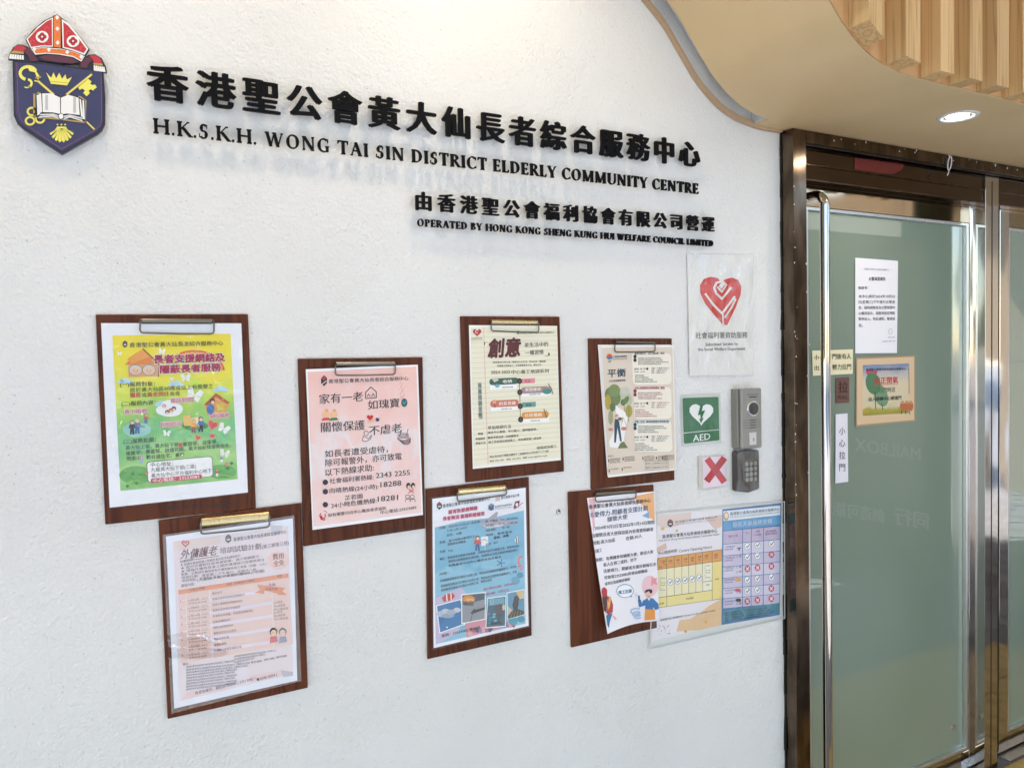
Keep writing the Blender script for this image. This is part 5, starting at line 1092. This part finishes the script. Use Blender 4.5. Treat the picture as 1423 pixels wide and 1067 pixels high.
A.poly([(222, 720), (224, 672), (238, 656), (254, 672), (250, 760), (240, 800), (228, 790)], '#5a2a26', 5); A.ell(236, 684, 17, 28, '#c03038', 5.5); A.poly([(248, 706), (272, 712), (286, 760), (282, 800), (252, 816), (240, 800), (258, 750)], '#b83a40', 6); A.poly([(262, 712), (276, 716), (266, 770), (250, 790)], '#e9ae5c', 6.5); A.poly([(240, 818), (280, 806), (262, 850), (252, 892), (244, 870)], '#3877a0', 6); A.line([(286, 824), (300, 842)], 8, '#e9a48c', 5)
A.ell(364, 680, 54, 40, '#8095b8', 4, 28); A.poly([(396, 700), (410, 718), (380, 712)], '#8095b8', 4); A.ell(364, 680, 50, 36, '#f8f8fb', 5, 28)
A.part('lettering'); K = '#26262e'
A.text(CENTRE, 160, 200, 526, 160, 24, '#3a3230', .03); A.text('愛得力-照顧者支援計劃', 192, 250, 508, 208, 32, '#2c3a66', .016); A.text('關懷大使', 270, 276, 388, 258, 30, '#2c3a66', .012); A.text('佑', 168, 250, 188, 248, 30, '#3a4a80', .012)
A.text('：2024年9月2日至2025年1月14日期間', 172, 326, 548, 288, 23, K, .02); A.text('由關懷長者大使探訪區內有需要照顧者', 174, 368, 542, 330, 23, K, .02); A.text('地點:黃大仙區', 178, 412, 312, 392, 23, K, .015); A.text('名額:30人', 376, 386, 474, 368, 22, K, .015)
A.text('招義工', 184, 460, 230, 450, 22, K, .015)
A.text('服務：有興趣參與關懷大使，歡迎大家', 190, 510, 542, 462, 21, K, .02); A.text('需人在週二或四，信守', 238, 538, 440, 506, 21, K, .02); A.text('活愛得力，照顧者支援計劃報名表', 236, 575, 560, 536, 21, K, .02); A.text('可致電23523082與曾姑娘聯絡', 240, 612, 506, 574, 20, K, .02); A.text('或到社區組職員聯絡', 242, 648, 396, 620, 19, K, .02)
A.text('義工招募', 322, 698, 406, 690, 21, '#2f6f9a', .035, 7)
A.done()

# ================================================================== OTHER NOTICES AND DEVICES ON THE WALL
# opening hours, two sheets in one clear sleeve
Z8 = (4.848, (890, 690))
t8 = thing('laminated_notice', 'wide clear sleeve with a yellow opening hours table and a blue tick table', 'notice', (U(1000, 880).x, 0, U(1000, 880).z))
b8 = lambda X, Z: .001+.001*math.sin(X*9)*math.cos(Z*6)
A = Sheet(*Z8[:1], *Z8[1], -.0012, t8, b8)
A.part('backing_film'); A.grid([(106, 112), (966, 32), (970, 816), (60, 1022)], '#dfe1de', 0, 10)
A.part('yellow_sheet'); A.grid([(112, 126), (548, 84), (543, 862), (76, 972)], '#efe9ec', 1, 10)
A.poly([(114, 128), (340, 106), (340, 150), (240, 200), (150, 210), (112, 190)], '#e6cfc6', 2); A.poly([(430, 140), (546, 120), (546, 200), (500, 220)], '#e3c3b6', 2); A.poly([(100, 350), (170, 310), (176, 350), (102, 380)], '#e3bba6', 2); A.poly([(240, 905), (260, 830), (330, 820), (400, 780), (460, 730), (520, 700), (543, 690), (543, 862), (400, 895)], '#e9c393', 2)
for x, y, r, c in ((148, 214, 12, '#e8b04a'), (244, 228, 9, '#e8b04a'), (435, 842, 8, '#e0a850'), (300, 905, 9, '#d8a050')): A.ell(x, y, r, r, c, 3)
rr = random.Random(4)
for k in range(26): x, y = 110+rr.random()*90, 860+rr.random()*70; A.ell(x, y, 2.4, 2.6, ('#8a6a50', '#4a4a50')[k % 2], 3, 6)
A.poly([(112, 412), (548, 352), (546, 686), (82, 752)], '#3c3526', 3)
def cell(x0, x1, u0, u1, col):   # u: 0 top row line, 1 bottom line
    f = lambda x, u: (x, (412-(x-112)*.1376)*(1-u)+(752-(x-82)*.142)*u)
    A.poly([f(x0+1.2, u0), f(x1-1.2, u0), f(x1-1.2, u1), f(x0+1.2, u1)], col, 4)
cx_ = [114, 174, 225, 276, 322, 370, 416, 480, 546]
for i in range(8): cell(cx_[i], cx_[i+1], .008, .225, '#e39a3c')
for i in range(6): cell(cx_[i] if i else 106, cx_[i+1], .235, .79, '#f3e9bd')
cell(416, 480, .235, .60, '#f6f0d2'); cell(416, 480, .61, .79, '#f6f0d2'); cell(480, 546, .235, .992, '#f2dc84'); cell(98, 174, .80, .992, '#f2e08c'); cell(174, 480, .80, .992, '#f2e08c')
A.line([(116, 416), (172, 462)], 2, '#3c3526', 5)
A.part('tick_marks')
def tick(x, y, r, col='#2f5878', rim='#8d97a0', bgc='#fafafa'):
    A.ell(x, y, r*1.0, r*1.15, rim, 5, 20); A.ell(x, y, r*.86, r*1.0, bgc, 5.5, 20); A.line([(x-r*.4, y), (x-r*.08, y+r*.42), (x+r*.55, y-r*.55)], r*.26, col, 6.5)
def cross(x, y, r):
    A.ell(x, y, r, r*1.2, '#c94a5e', 5, 20); A.line([(x-r*.4, y-r*.5), (x+r*.4, y+r*.5)], r*.28, '#fbf4f4', 6.5); A.line([(x+r*.4, y-r*.5), (x-r*.4, y+r*.5)], r*.28, '#fbf4f4', 6.7)
for x, y in ((198, 573), (248, 566), (298, 560), (346, 551), (393, 543)): tick(x, y, 19, '#1f3a60', '#3f6a9a')
A.part('blue_sheet'); A.grid([(550, 84), (945, 40), (937, 795), (543, 862)], '#3f78a8', 1, 10)
A.part('blue_table')
A.poly([(556, 96), (938, 58), (937, 122), (556, 164)], '#e8eef4', 2); A.poly([(556, 168), (937, 126), (937, 186), (556, 226)], '#5aa0d0', 2)
A.ell(575, 130, 18, 30, '#c9a27e', 3); A.ell(575, 126, 12, 18, '#efe4d0', 4)
rows = [(232, 318), (322, 396), (400, 470), (474, 546), (550, 616), (620, 684), (688, 750)]
def row(i, x0, x1, col):
    a, b = rows[i]; f = lambda x, y: (x, y-(x-552)*.09)
    A.poly([f(x0, a), f(x1, a), f(x1, b), f(x0, b)], col, 3)
for i in range(7):
    c = '#c3b4d0' if i == 0 else ('#d9d2e6' if i % 2 else '#cdc4dd')
    for x0, x1 in ((555, 682), (687, 740), (745, 822), (827, 934)): row(i, x0, x1, c)
A.poly([(554, 764), (936, 712), (936, 775), (552, 842)], '#4d8a9c', 3)
A.part('tick_marks')
for i, (y, m_) in enumerate(((332, 'ttt'), (405, 'ttx'), (484, 'xxx'), (558, 'ttt'), (634, 'ttx'), (702, 'xxx'))):
    for k, x in enumerate((716, 784, 878)):
        yy = y-(8, 8, 10, 10, 18, 18)[i]*0-(0, 8, 18)[k]*1.0
        tick(x, yy, 20, '#2f4a58') if m_[k] == 't' else cross(x, yy, 19)
A.part('row_symbols')
A.poly([(640, 345), (672, 338), (674, 344), (664, 350), (664, 362), (656, 362), (656, 350)], '#4a4048', 5); A.ell(652, 556, 22, 12, '#e8a84a', 5, 14); A.ell(652, 628, 22, 12, '#d04a5a', 5, 14); A.ell(655, 694, 20, 12, '#2c2a34', 5, 14)
for y in (408, 480, 512, 650, 725): A.text('工 號', 640, y+2, 676, y-3, 16, '#4a4048', .02)
A.part('lettering'); K = '#39343a'
crest(A, 199, 178, 58); A.text('香港聖公會福利協會有限公司', 232, 178, 512, 142, 15, '#6a626a', .01); A.text('Hong Kong Sheng Kung Hui Welfare Council Limited', 232, 190, 500, 158, 9, '#8a828a', 0)
A.text(CENTRE, 146, 280, 514, 240, 24, K, .03); A.text('H.K.S.K.H. Wong Tai Sin District Elderly Community Centre', 126, 302, 528, 256, 13, K, .01)
A.text('中心開放時間', 118, 392, 242, 372, 22, K, .02); A.text('Centre Opening Hours', 258, 374, 480, 344, 20, K, .0)
for i, c in enumerate('一二三四五六日'): A.text('星期', cx_[i+1]+14, 438-i*7, cx_[i+1]+36, 436-i*7, 11, K, .02, 6); A.text(c, cx_[i+1]+18, 456-i*7, cx_[i+1]+32, 455-i*7, 14, K, .02, 6)
A.text('時間', 122, 480, 140, 478, 12, K, .02, 6); A.text('星期', 146, 440, 168, 438, 12, K, .02, 6)
for k, tx in enumerate(('上午8:30', '至', '下午1:00', '下午2:00', '至', '下午5:00')): A.text(tx, 126-(k > 2), 552+k*16, 126+len(tx)*6.3, 550+k*16, 10, K, .01, 6); A.text(tx, 428, 468+k*16, 428+len(tx)*6.3, 466+k*16, 10, K, .01, 6)
A.text('休息', 438, 598, 462, 596, 12, K, .02, 6); A.text('休息', 498, 560, 524, 557, 12, K, .02, 6); A.text('公眾假期', 122, 724, 154, 719, 10, K, .02, 6); A.text('中心休息', 304, 692, 354, 684, 13, K, .02, 6)
A.text('逢星期日及公眾假期休息 Closed on Sundays and Public Holidays', 132, 836, 500, 768, 14, K, .01)
A.text(CENTRE, 600, 126, 932, 92, 22, '#3c5664', .02); A.text('H.K.S.K.H. Wong Tai Sin District Elderly Community Centre', 600, 143, 930, 106, 10, '#3c5664', .0)
A.text('惡劣天氣服務安排', 616, 205, 880, 178, 34, '#c9dcea', .01, 6)
A.text('惡劣天氣', 590, 275, 652, 268, 18, '#7a4a6a', .01); A.text('中心', 704, 250, 728, 247, 14, '#8a4a5a', .02); A.text('活動', 772, 240, 798, 237, 14, '#5a3a4a', .02); A.text('家居服務', 842, 240, 910, 233, 14, '#5a3a4a', .02); A.text('外出活動', 762, 262, 808, 258, 12, '#5a3a4a', .02); A.text('膳食及護送', 836, 258, 916, 250, 14, '#5a3a4a', .02)
for k, (tx, y) in enumerate((('一號戒備信號', 344), ('三號強風信號', 418), ('八號或以上', 486), ('黃色暴雨警告', 566), ('紅色暴雨警告', 638), ('黑色暴雨警告', 712))): A.text(tx, 564, y, 632, y-7, 12, '#6a4050', .01); A.text('信號生效時', 564, y+17, 620, y+11, 10, '#6a4050', .01)
for k in range(4): A.text('備註：如遇惡劣天氣，各項服務安排請留意中心公佈', 566, 788+k*16, 850+20*(k % 3), 752+k*16-(k % 3)*2, 11, '#1f3f4c', .02)
A.done()
F = Sheet(*Z8[:1], *Z8[1], -.0055, t8, lambda X, Z: b8(X, Z)+.0006*math.sin(X*60+Z*20)); F.part('plastic_sleeve'); F.grid([(104, 111), (967, 30), (972, 818), (58, 1024)], None, 0, 22, m=MT['film']); F.done()
A = Sheet(*Z8[:1], *Z8[1], -.0064, t8, b8); A.part('sleeve_edge'); w0 = [(105, 112), (966, 32), (971, 817), (60, 1022)]
for a, b in ((0, 1), (1, 2), (2, 3), (3, 0)): 
    n_ = 8
    for k in range(n_): A.line([(w0[a][0]+(w0[b][0]-w0[a][0])*k/n_, w0[a][1]+(w0[b][1]-w0[a][1])*k/n_), (w0[a][0]+(w0[b][0]-w0[a][0])*(k+1)/n_, w0[a][1]+(w0[b][1]-w0[a][1])*(k+1)/n_)], 7, '#c9ccc9', 1)
A.done()

# heart logo notice, AED sign, red cross notice
Z9 = (2.967, (930, 340))
t9 = thing('laminated_notice', 'shiny white laminated notice with a large striped red heart', 'notice', (U(1000, 522).x, 0, U(1000, 522).z))
b9 = lambda X, Z: .002+.0015*math.sin(X*11)*math.cos(Z*9)
A = Sheet(*Z9[:1], *Z9[1], -.0012, t9, b9); q9 = [(72, 40), (341, 42), (344, 538), (80, 540)]
A.part('paper'); A.grid(q9, '#f1efea', 0, 10)
A.part('heart_emblem'); RD = '#d8201f'
A.poly([(210, 152), (196, 138), (168, 133), (140, 142), (124, 168), (125, 200), (145, 244), (182, 290), (218, 330), (236, 332), (270, 262), (292, 206), (294, 172), (280, 146), (256, 136), (232, 142)], RD, 2)
HW = '#efece6'
A.line([(146, 204), (178, 248), (214, 284), (240, 250), (266, 216)], 9, HW, 4)
A.line([(214, 152), (192, 158), (182, 178), (190, 202), (214, 224)], 9, HW, 4); A.line([(214, 224), (234, 200), (252, 178)], 9, HW, 4)
A.line([(196, 176), (214, 196), (232, 166), (218, 152)], 7, HW, 4.5); A.poly([(200, 172), (214, 156), (228, 162), (212, 184)], HW, 4.6)
A.line([(226, 300), (252, 262), (270, 226)], 7, HW, 4); A.line([(217, 286), (219, 332)], 6, HW, 4)
A.part('lettering'); K = '#4c463f'
A.text('社會福利署資助服務', 104, 388, 320, 385, 26, K, .012); A.text('Subsidised Service by', 145, 418, 280, 414, 13, K, .02); A.text('the Social Welfare Department', 114, 438, 312, 434, 13, K, .02)
A.done()
F = Sheet(*Z9[:1], *Z9[1], -.0035, t9, lambda X, Z: b9(X, Z)+.0012*math.sin(X*85+Z*13)*math.sin(Z*60)); F.part('plastic_sleeve'); F.grid([(70, 37), (343, 39), (346, 541), (78, 543)], None, 0, 26, m=MT['film_hard']); F.done()

tA = thing('aed_sign', 'green sign with a white heart and lightning bolt and the letters AED', 'sign', (U(974, 618).x, 0, U(974, 618).z))
A = Sheet(*Z9[:1], *Z9[1], -.0025, tA, lambda X, Z: 0.)
A.part('plate'); A.grid([(48, 620), (210, 614), (214, 816), (54, 832)], '#cdd3c9', 0, 3); A.rrect([(54, 632), (203, 627), (207, 806), (60, 820)], 6, '#0f6a3c', 1)
A.part('heart_symbol'); heart(A, 132, 694, 50, '#f1f3ee', 2); A.poly([(126, 668), (139, 660), (133, 686), (147, 682), (134, 714), (141, 713), (130, 736), (122, 718), (129, 717), (127, 700), (117, 703)], '#12683c', 4)
A.line([(60, 776), (204, 762)], 2.5, '#e4eae0', 3)
A.part('lettering'); A.text('AED', 97, 812, 168, 802, 28, '#f1f3ee', .012); A.done()
F = Sheet(*Z9[:1], *Z9[1], -.0042, tA, lambda X, Z: .0012*math.sin(X*70)*math.cos(Z*50)); F.part('plastic_sleeve'); F.grid([(47, 618), (212, 612), (216, 818), (53, 834)], None, 0, 10, m=MT['film']); F.done()

tX = thing('cross_notice', 'small pale pink square notice with a red cross in a plastic sleeve', 'notice', (U(992, 680).x, 0, U(992, 680).z))
A = Sheet(*Z9[:1], *Z9[1], -.0030, tX, lambda X, Z: 0.)
A.part('backing_film'); A.grid([(120, 872), (228, 866), (233, 996), (122, 1012)], '#cfcabf', 0, 3); A.part('paper'); A.grid([(136, 877), (230, 870), (234, 992), (140, 1004)], '#f0dbe6', 2, 3)
A.part('cross_symbol'); A.line([(160, 888), (222, 972)], 27, '#c7272f', 4); A.line([(222, 884), (158, 968)], 27, '#b8222a', 5); A.done()
F = Sheet(*Z9[:1], *Z9[1], -.0052, tX, lambda X, Z: .0018*math.sin(X*90)*math.cos(Z*60)); F.part('plastic_sleeve'); F.grid([(118, 868), (234, 862), (240, 1000), (120, 1016)], None, 0, 10, m=MT['film']); F.done()

# intercom and keypad
s_i = 6.271; zi = lambda x, y, yp: U(1000+x/s_i, 530+y/s_i, yp)
yf = -.034
a, b, c, d = zi(190, 62, yf), zi(365, 60, yf), zi(372, 575, yf), zi(195, 592, yf)
X0, X1, Z0, Z1_ = (a.x+d.x)/2, (b.x+c.x)/2, (c.z+d.z)/2, (a.z+b.z)/2
ti = thing('door_intercom', 'tall grey metal video intercom with a round camera eye and speaker slots', 'intercom', ((X0+X1)/2, 0, Z0))
mb = MB(); mb.box((X0-.004, -.024, Z0+.001), (X1+.001, -.0005, Z1_-.001), MT['grey']); mb.build('housing', ti, bevel=.003)
mb = MB(); mb.box((X0, yf, Z0), (X1, -.0243, Z1_), MT['grey2']); mb.build('front_plate', ti, bevel=.0035)
W_i, H_i = X1-X0, Z1_-Z0
cxx, czz = X0+W_i*.56, Z0+H_i*.665
mb = MB(); mb.cyl((cxx, czz), W_i*.27, W_i*.29, yf-.0022, yf-.0002, MT['brush'], 32); mb.build('camera_ring', ti)
mb = MB(); mb.cyl((cxx, czz), W_i*.225, W_i*.225, yf-.0042, yf-.0023, MT['lens'], 32); mb.build('camera_lens', ti, smooth=False)
for k in range(4):
    mb = MB(); z = Z0+H_i*(.475-.042*k); mb.box((X0+W_i*.10, yf-.0003, z-.0012), (X1-W_i*.10, yf+.001, z+.0012), MT['grey']); mb.box((X0+W_i*.40, yf-.0006, z-.0008), (X0+W_i*.68, yf-.0003, z+.0008), MT['gap']); mb.build('speaker_slot', ti)
mb = MB(); mb.box((X0+W_i*.36, yf-.0016, Z0+H_i*.06), (X0+W_i*.70, yf-.0002, Z0+H_i*.27), MT['brush']); mb.build('call_button', ti, bevel=.0006)
mb = MB(); mb.cyl((X0+W_i*.54, Z0+H_i*.15), .0048, .0048, yf-.0032, yf-.0017, MT['brush'], 18); mb.box((X0+W_i*.54-.0009, yf-.0036, Z0+H_i*.15-.0035), (X0+W_i*.54+.0009, yf-.0033, Z0+H_i*.15+.0035), MT['gap']); mb.build('key_switch', ti)
mb = MB(); mb.box((X0+W_i*.28, yf-.0008, Z1_-H_i*.115), (X0+W_i*.82, yf-.0001, Z1_-H_i*.09), MT['grey']); mb.box((X0+W_i*.38, yf-.0008, Z1_-H_i*.15), (X0+W_i*.74, yf-.0001, Z1_-H_i*.135), MT['gap']); mb.build('name_strip', ti)
yk = -.026; a, b, c, d = zi(160, 605, yk), zi(348, 595, yk), zi(350, 950, yk), zi(172, 975, yk)
X0, X1, Z0, Z1_ = (a.x+d.x)/2, (b.x+c.x)/2, (c.z+d.z)/2, (a.z+b.z)/2; W_i, H_i = X1-X0, Z1_-Z0
MT['film_wrap'] = film_mat('keypad_wrap_film', .45, .3)
MT['keypanel'] = new_mat('key_panel_plastic', (.075, .066, .054), .35)
tk = thing('access_keypad', 'dark keypad under the intercom wrapped in clear plastic', 'keypad', ((X0+X1)/2, 0, Z0))
mb = MB(); mb.prism([(X0, Z0+.004), (X0+W_i*.5, Z0-.002), (X1, Z0+.004), (X1, Z1_-.003), (X0+W_i*.9, Z1_), (X0+W_i*.1, Z1_), (X0, Z1_-.003)], yk, -.0005, MT['keypad']); mb.build('housing', tk, bevel=.004)
mb = MB(); mb.prism([(X0+W_i*.2, Z0+H_i*.25), (X0+W_i*.5, Z0+H_i*.13), (X0+W_i*.85, Z0+H_i*.25), (X0+W_i*.88, Z0+H_i*.82), (X0+W_i*.2, Z0+H_i*.78)], yk-.001, yk-.0001, MT['keypanel']); mb.build('key_panel', tk)
for r in range(4):
    for c_ in range(3):
        cx, cz = X0+W_i*(.36+.2*c_), Z0+H_i*(.68-.125*r); mb = MB(); mb.cyl((cx, cz), W_i*.072, W_i*.078, yk-.0032, yk-.0011, MT['grey2'], 12); mb.build('key', tk)
mb = MB(); F = Sheet(6.271, 1000, 530, yk-.0036, tk, lambda X, Z: .0022*math.sin(X*110+1)*math.cos(Z*60)); F.part('plastic_wrap'); F.grid([(150, 600), (350, 590), (354, 955), (150, 985)], None, 0, 18, m=MT['film_wrap']); F.done()

# two tiny chips of old hardware in the plaster
mb = MB(); p = U(776, 711, -.001); mb.tube([(p.x+.005*math.cos(a), -.0012, p.z-.006*math.sin(a)) for a in [PI*.6+1.7*PI*k/12 for k in range(13)]], .0007, MT['grey'], 6)
tag(mb.build('wall_ring'), 'tiny grey ring stuck in the wall between the lower clipboards', 'ring')
mb = MB(); p = U(776, 711, -.001); p2 = U(777, 711, 0); q = U(776+.3, 710.8, 0)
q = U(700+545/7.115, 670+283/7.115, 0); mb.cyl((q.x, q.z), .0022, .0022, -.0012, -.0002, MT['gap'], 10)
tag(mb.build('wall_plug'), 'tiny dark screw hole plug below the grey ring on the wall', 'screw plug')

# ================================================================== NOTICES ON THE DOOR GLASS
GY = .0322
ZA = (4.269, (1160, 350))
def dsheet(label, quad, name='door_notice', cat='notice', sz=ZA, y=GY):
    p = U(sz[1][0]+(quad[2][0]+quad[3][0])/2/sz[0], sz[1][1]+(quad[2][1]+quad[3][1])/2/sz[0], y); t = thing(name, label, cat, (p.x, y, p.z), 'notices on the left door glass')
    return t, Sheet(sz[0], *sz[1], y, t, lambda X, Z: .001+.001*math.sin(X*8)*math.cos(Z*6))
t, A = dsheet('plain white typed letter taped high on the green glass', [(120, 35), (368, 52), (366, 598), (120, 602)])
A.part('paper'); A.grid([(120, 35), (372, 54), (366, 600), (120, 602)], '#efedf1', 0, 8); A.part('lettering'); K = '#3d3a40'
A.text('香港聖公會黃大仙長者綜合服務中心', 172, 108, 318, 114, 12, '#86828a', .0); A.text('火警演習通告', 198, 172, 296, 172, 22, K, .03); A.text('敬啟者：', 136, 223, 196, 221, 17, K, .02)
for k, tx in enumerate(('本中心將於2024年10月23', '日(星期三)下午進行火警演', '習，屆時請會員及公眾依照中', '心職員指示，疏散到指定地點', '暫停出入，特此通知，敬請留')): A.text(tx, 138, 274+k*33.5, 352, 274+k*33, 19, K, .012)
A.text('意。', 138, 446, 164, 446, 19, K, .012); A.arc(326, 472, 11, 15, 0, 360, 1.6, '#8a868e', 4); A.text('中心主任', 312, 512, 352, 510, 9, K, 0); A.text('2024年10月14日', 278, 536, 352, 533, 9, K, 0); A.done()
t, A = dsheet('tan bordered landscape notice with a tree picture and red title on the glass', [(128, 630), (472, 616), (475, 1000), (126, 1035)])
A.part('paper'); A.grid([(124, 626), (474, 612), (478, 1004), (122, 1038)], '#a88f6c', 0, 6); A.grid([(131, 636), (468, 622), (470, 996), (130, 1026)], '#d9bd98', 1, 6)
A.part('picture'); A.grid([(164, 672), (438, 662), (438, 955), (164, 972)], None, 2, 6, m=vgrad('landscape_print', [(0., '#8f8a30'), (.16, '#a8a040'), (.22, '#cfc4a0'), (.6, '#d8c8a8'), (.8, '#b8b4b0'), (1., '#6f84a8')], .3))
A.ell(216, 712, 34, 26, '#c04858', 3); A.ell(225, 780, 44, 66, '#4f7a54', 3.4, 20, -12); A.ell(270, 850, 40, 70, '#6f9470', 3.3, 20, -20); A.ell(240, 690, 60, 14, '#7f90b4', 3.1); A.line([(236, 830), (240, 930)], 5, '#4a4a28', 4); A.line([(276, 900), (282, 935)], 5, '#4a5a38', 4); A.ell(184, 942, 16, 14, '#b89838', 4)
for x in (400, 425, 448): A.ell(x, 915, 16, 28, '#b8683c', 4); A.ell(x, 892, 10, 10, '#c89060', 4.5); A.line([(x-6, 940), (x-6, 962)], 4, '#3a3050', 4)
A.line([(436, 690), (438, 840)], 3, '#4a3a34', 4)
A.part('lettering'); A.text('香港聖公會黃大仙長者綜合服務中心', 182, 706, 418, 700, 15, '#2a2830', .03, 5); A.text('糾正閉氣', 232, 786, 372, 778, 40, '#c02c3a', .03, 5); A.line([(225, 790), (370, 784)], 2.5, '#c02c3a', 5); A.text('出門時送', 262, 836, 356, 830, 30, '#4a5a44', .02, 5); A.text('出入請轉中心玻璃門', 198, 886, 392, 876, 24, '#26242a', .03, 5); A.done()
ZB = (3.557, (1073, 460))
t, A = dsheet('pale yellow strip notice passing behind the pull bar', [(198, 95), (398, 90), (397, 210), (200, 220)], sz=ZB)
A.part('paper'); A.grid([(197, 97), (398, 90), (397, 211), (200, 221)], '#e9dfb8', 0, 4); A.part('lettering'); K = '#1c1a16'
A.text('小', 206, 143, 230, 143, 26, K, .02); A.text('心', 236, 142, 262, 142, 26, K, .02); A.text('出', 207, 194, 229, 194, 24, K, .02); A.text('入', 236, 193, 262, 193, 24, K, .02); A.text('門後有人', 296, 140, 388, 138, 28, K, .022); A.text('輕力拉門', 296, 192, 388, 190, 28, K, .022); A.done()
t, A = dsheet('brown PULL plate with one Chinese character beside the pull bar', [(314, 232), (380, 228), (380, 352), (314, 356)], 'pull_plate', 'sign', ZB)
A.part('plate'); A.grid([(314, 232), (380, 227), (380, 352), (315, 357)], '#6e4a40', 0, 3); A.part('lettering'); A.text('拉', 326, 306, 372, 304, 56, '#2c1614', .02); A.text('PULL', 323, 336, 372, 334, 17, '#2c1614', .02); A.done()
t, A = dsheet('narrow white upright strip with four Chinese characters below the PULL plate', [(312, 410), (372, 408), (374, 745), (312, 752)], sz=ZB)
A.part('paper'); A.grid([(312, 411), (371, 406), (374, 744), (310, 752)], '#e9e6ec', 0, 6); A.part('lettering'); A.tv('小心拉門', 343, 474, 60, 38, 30, '#28262c', .004); A.done()
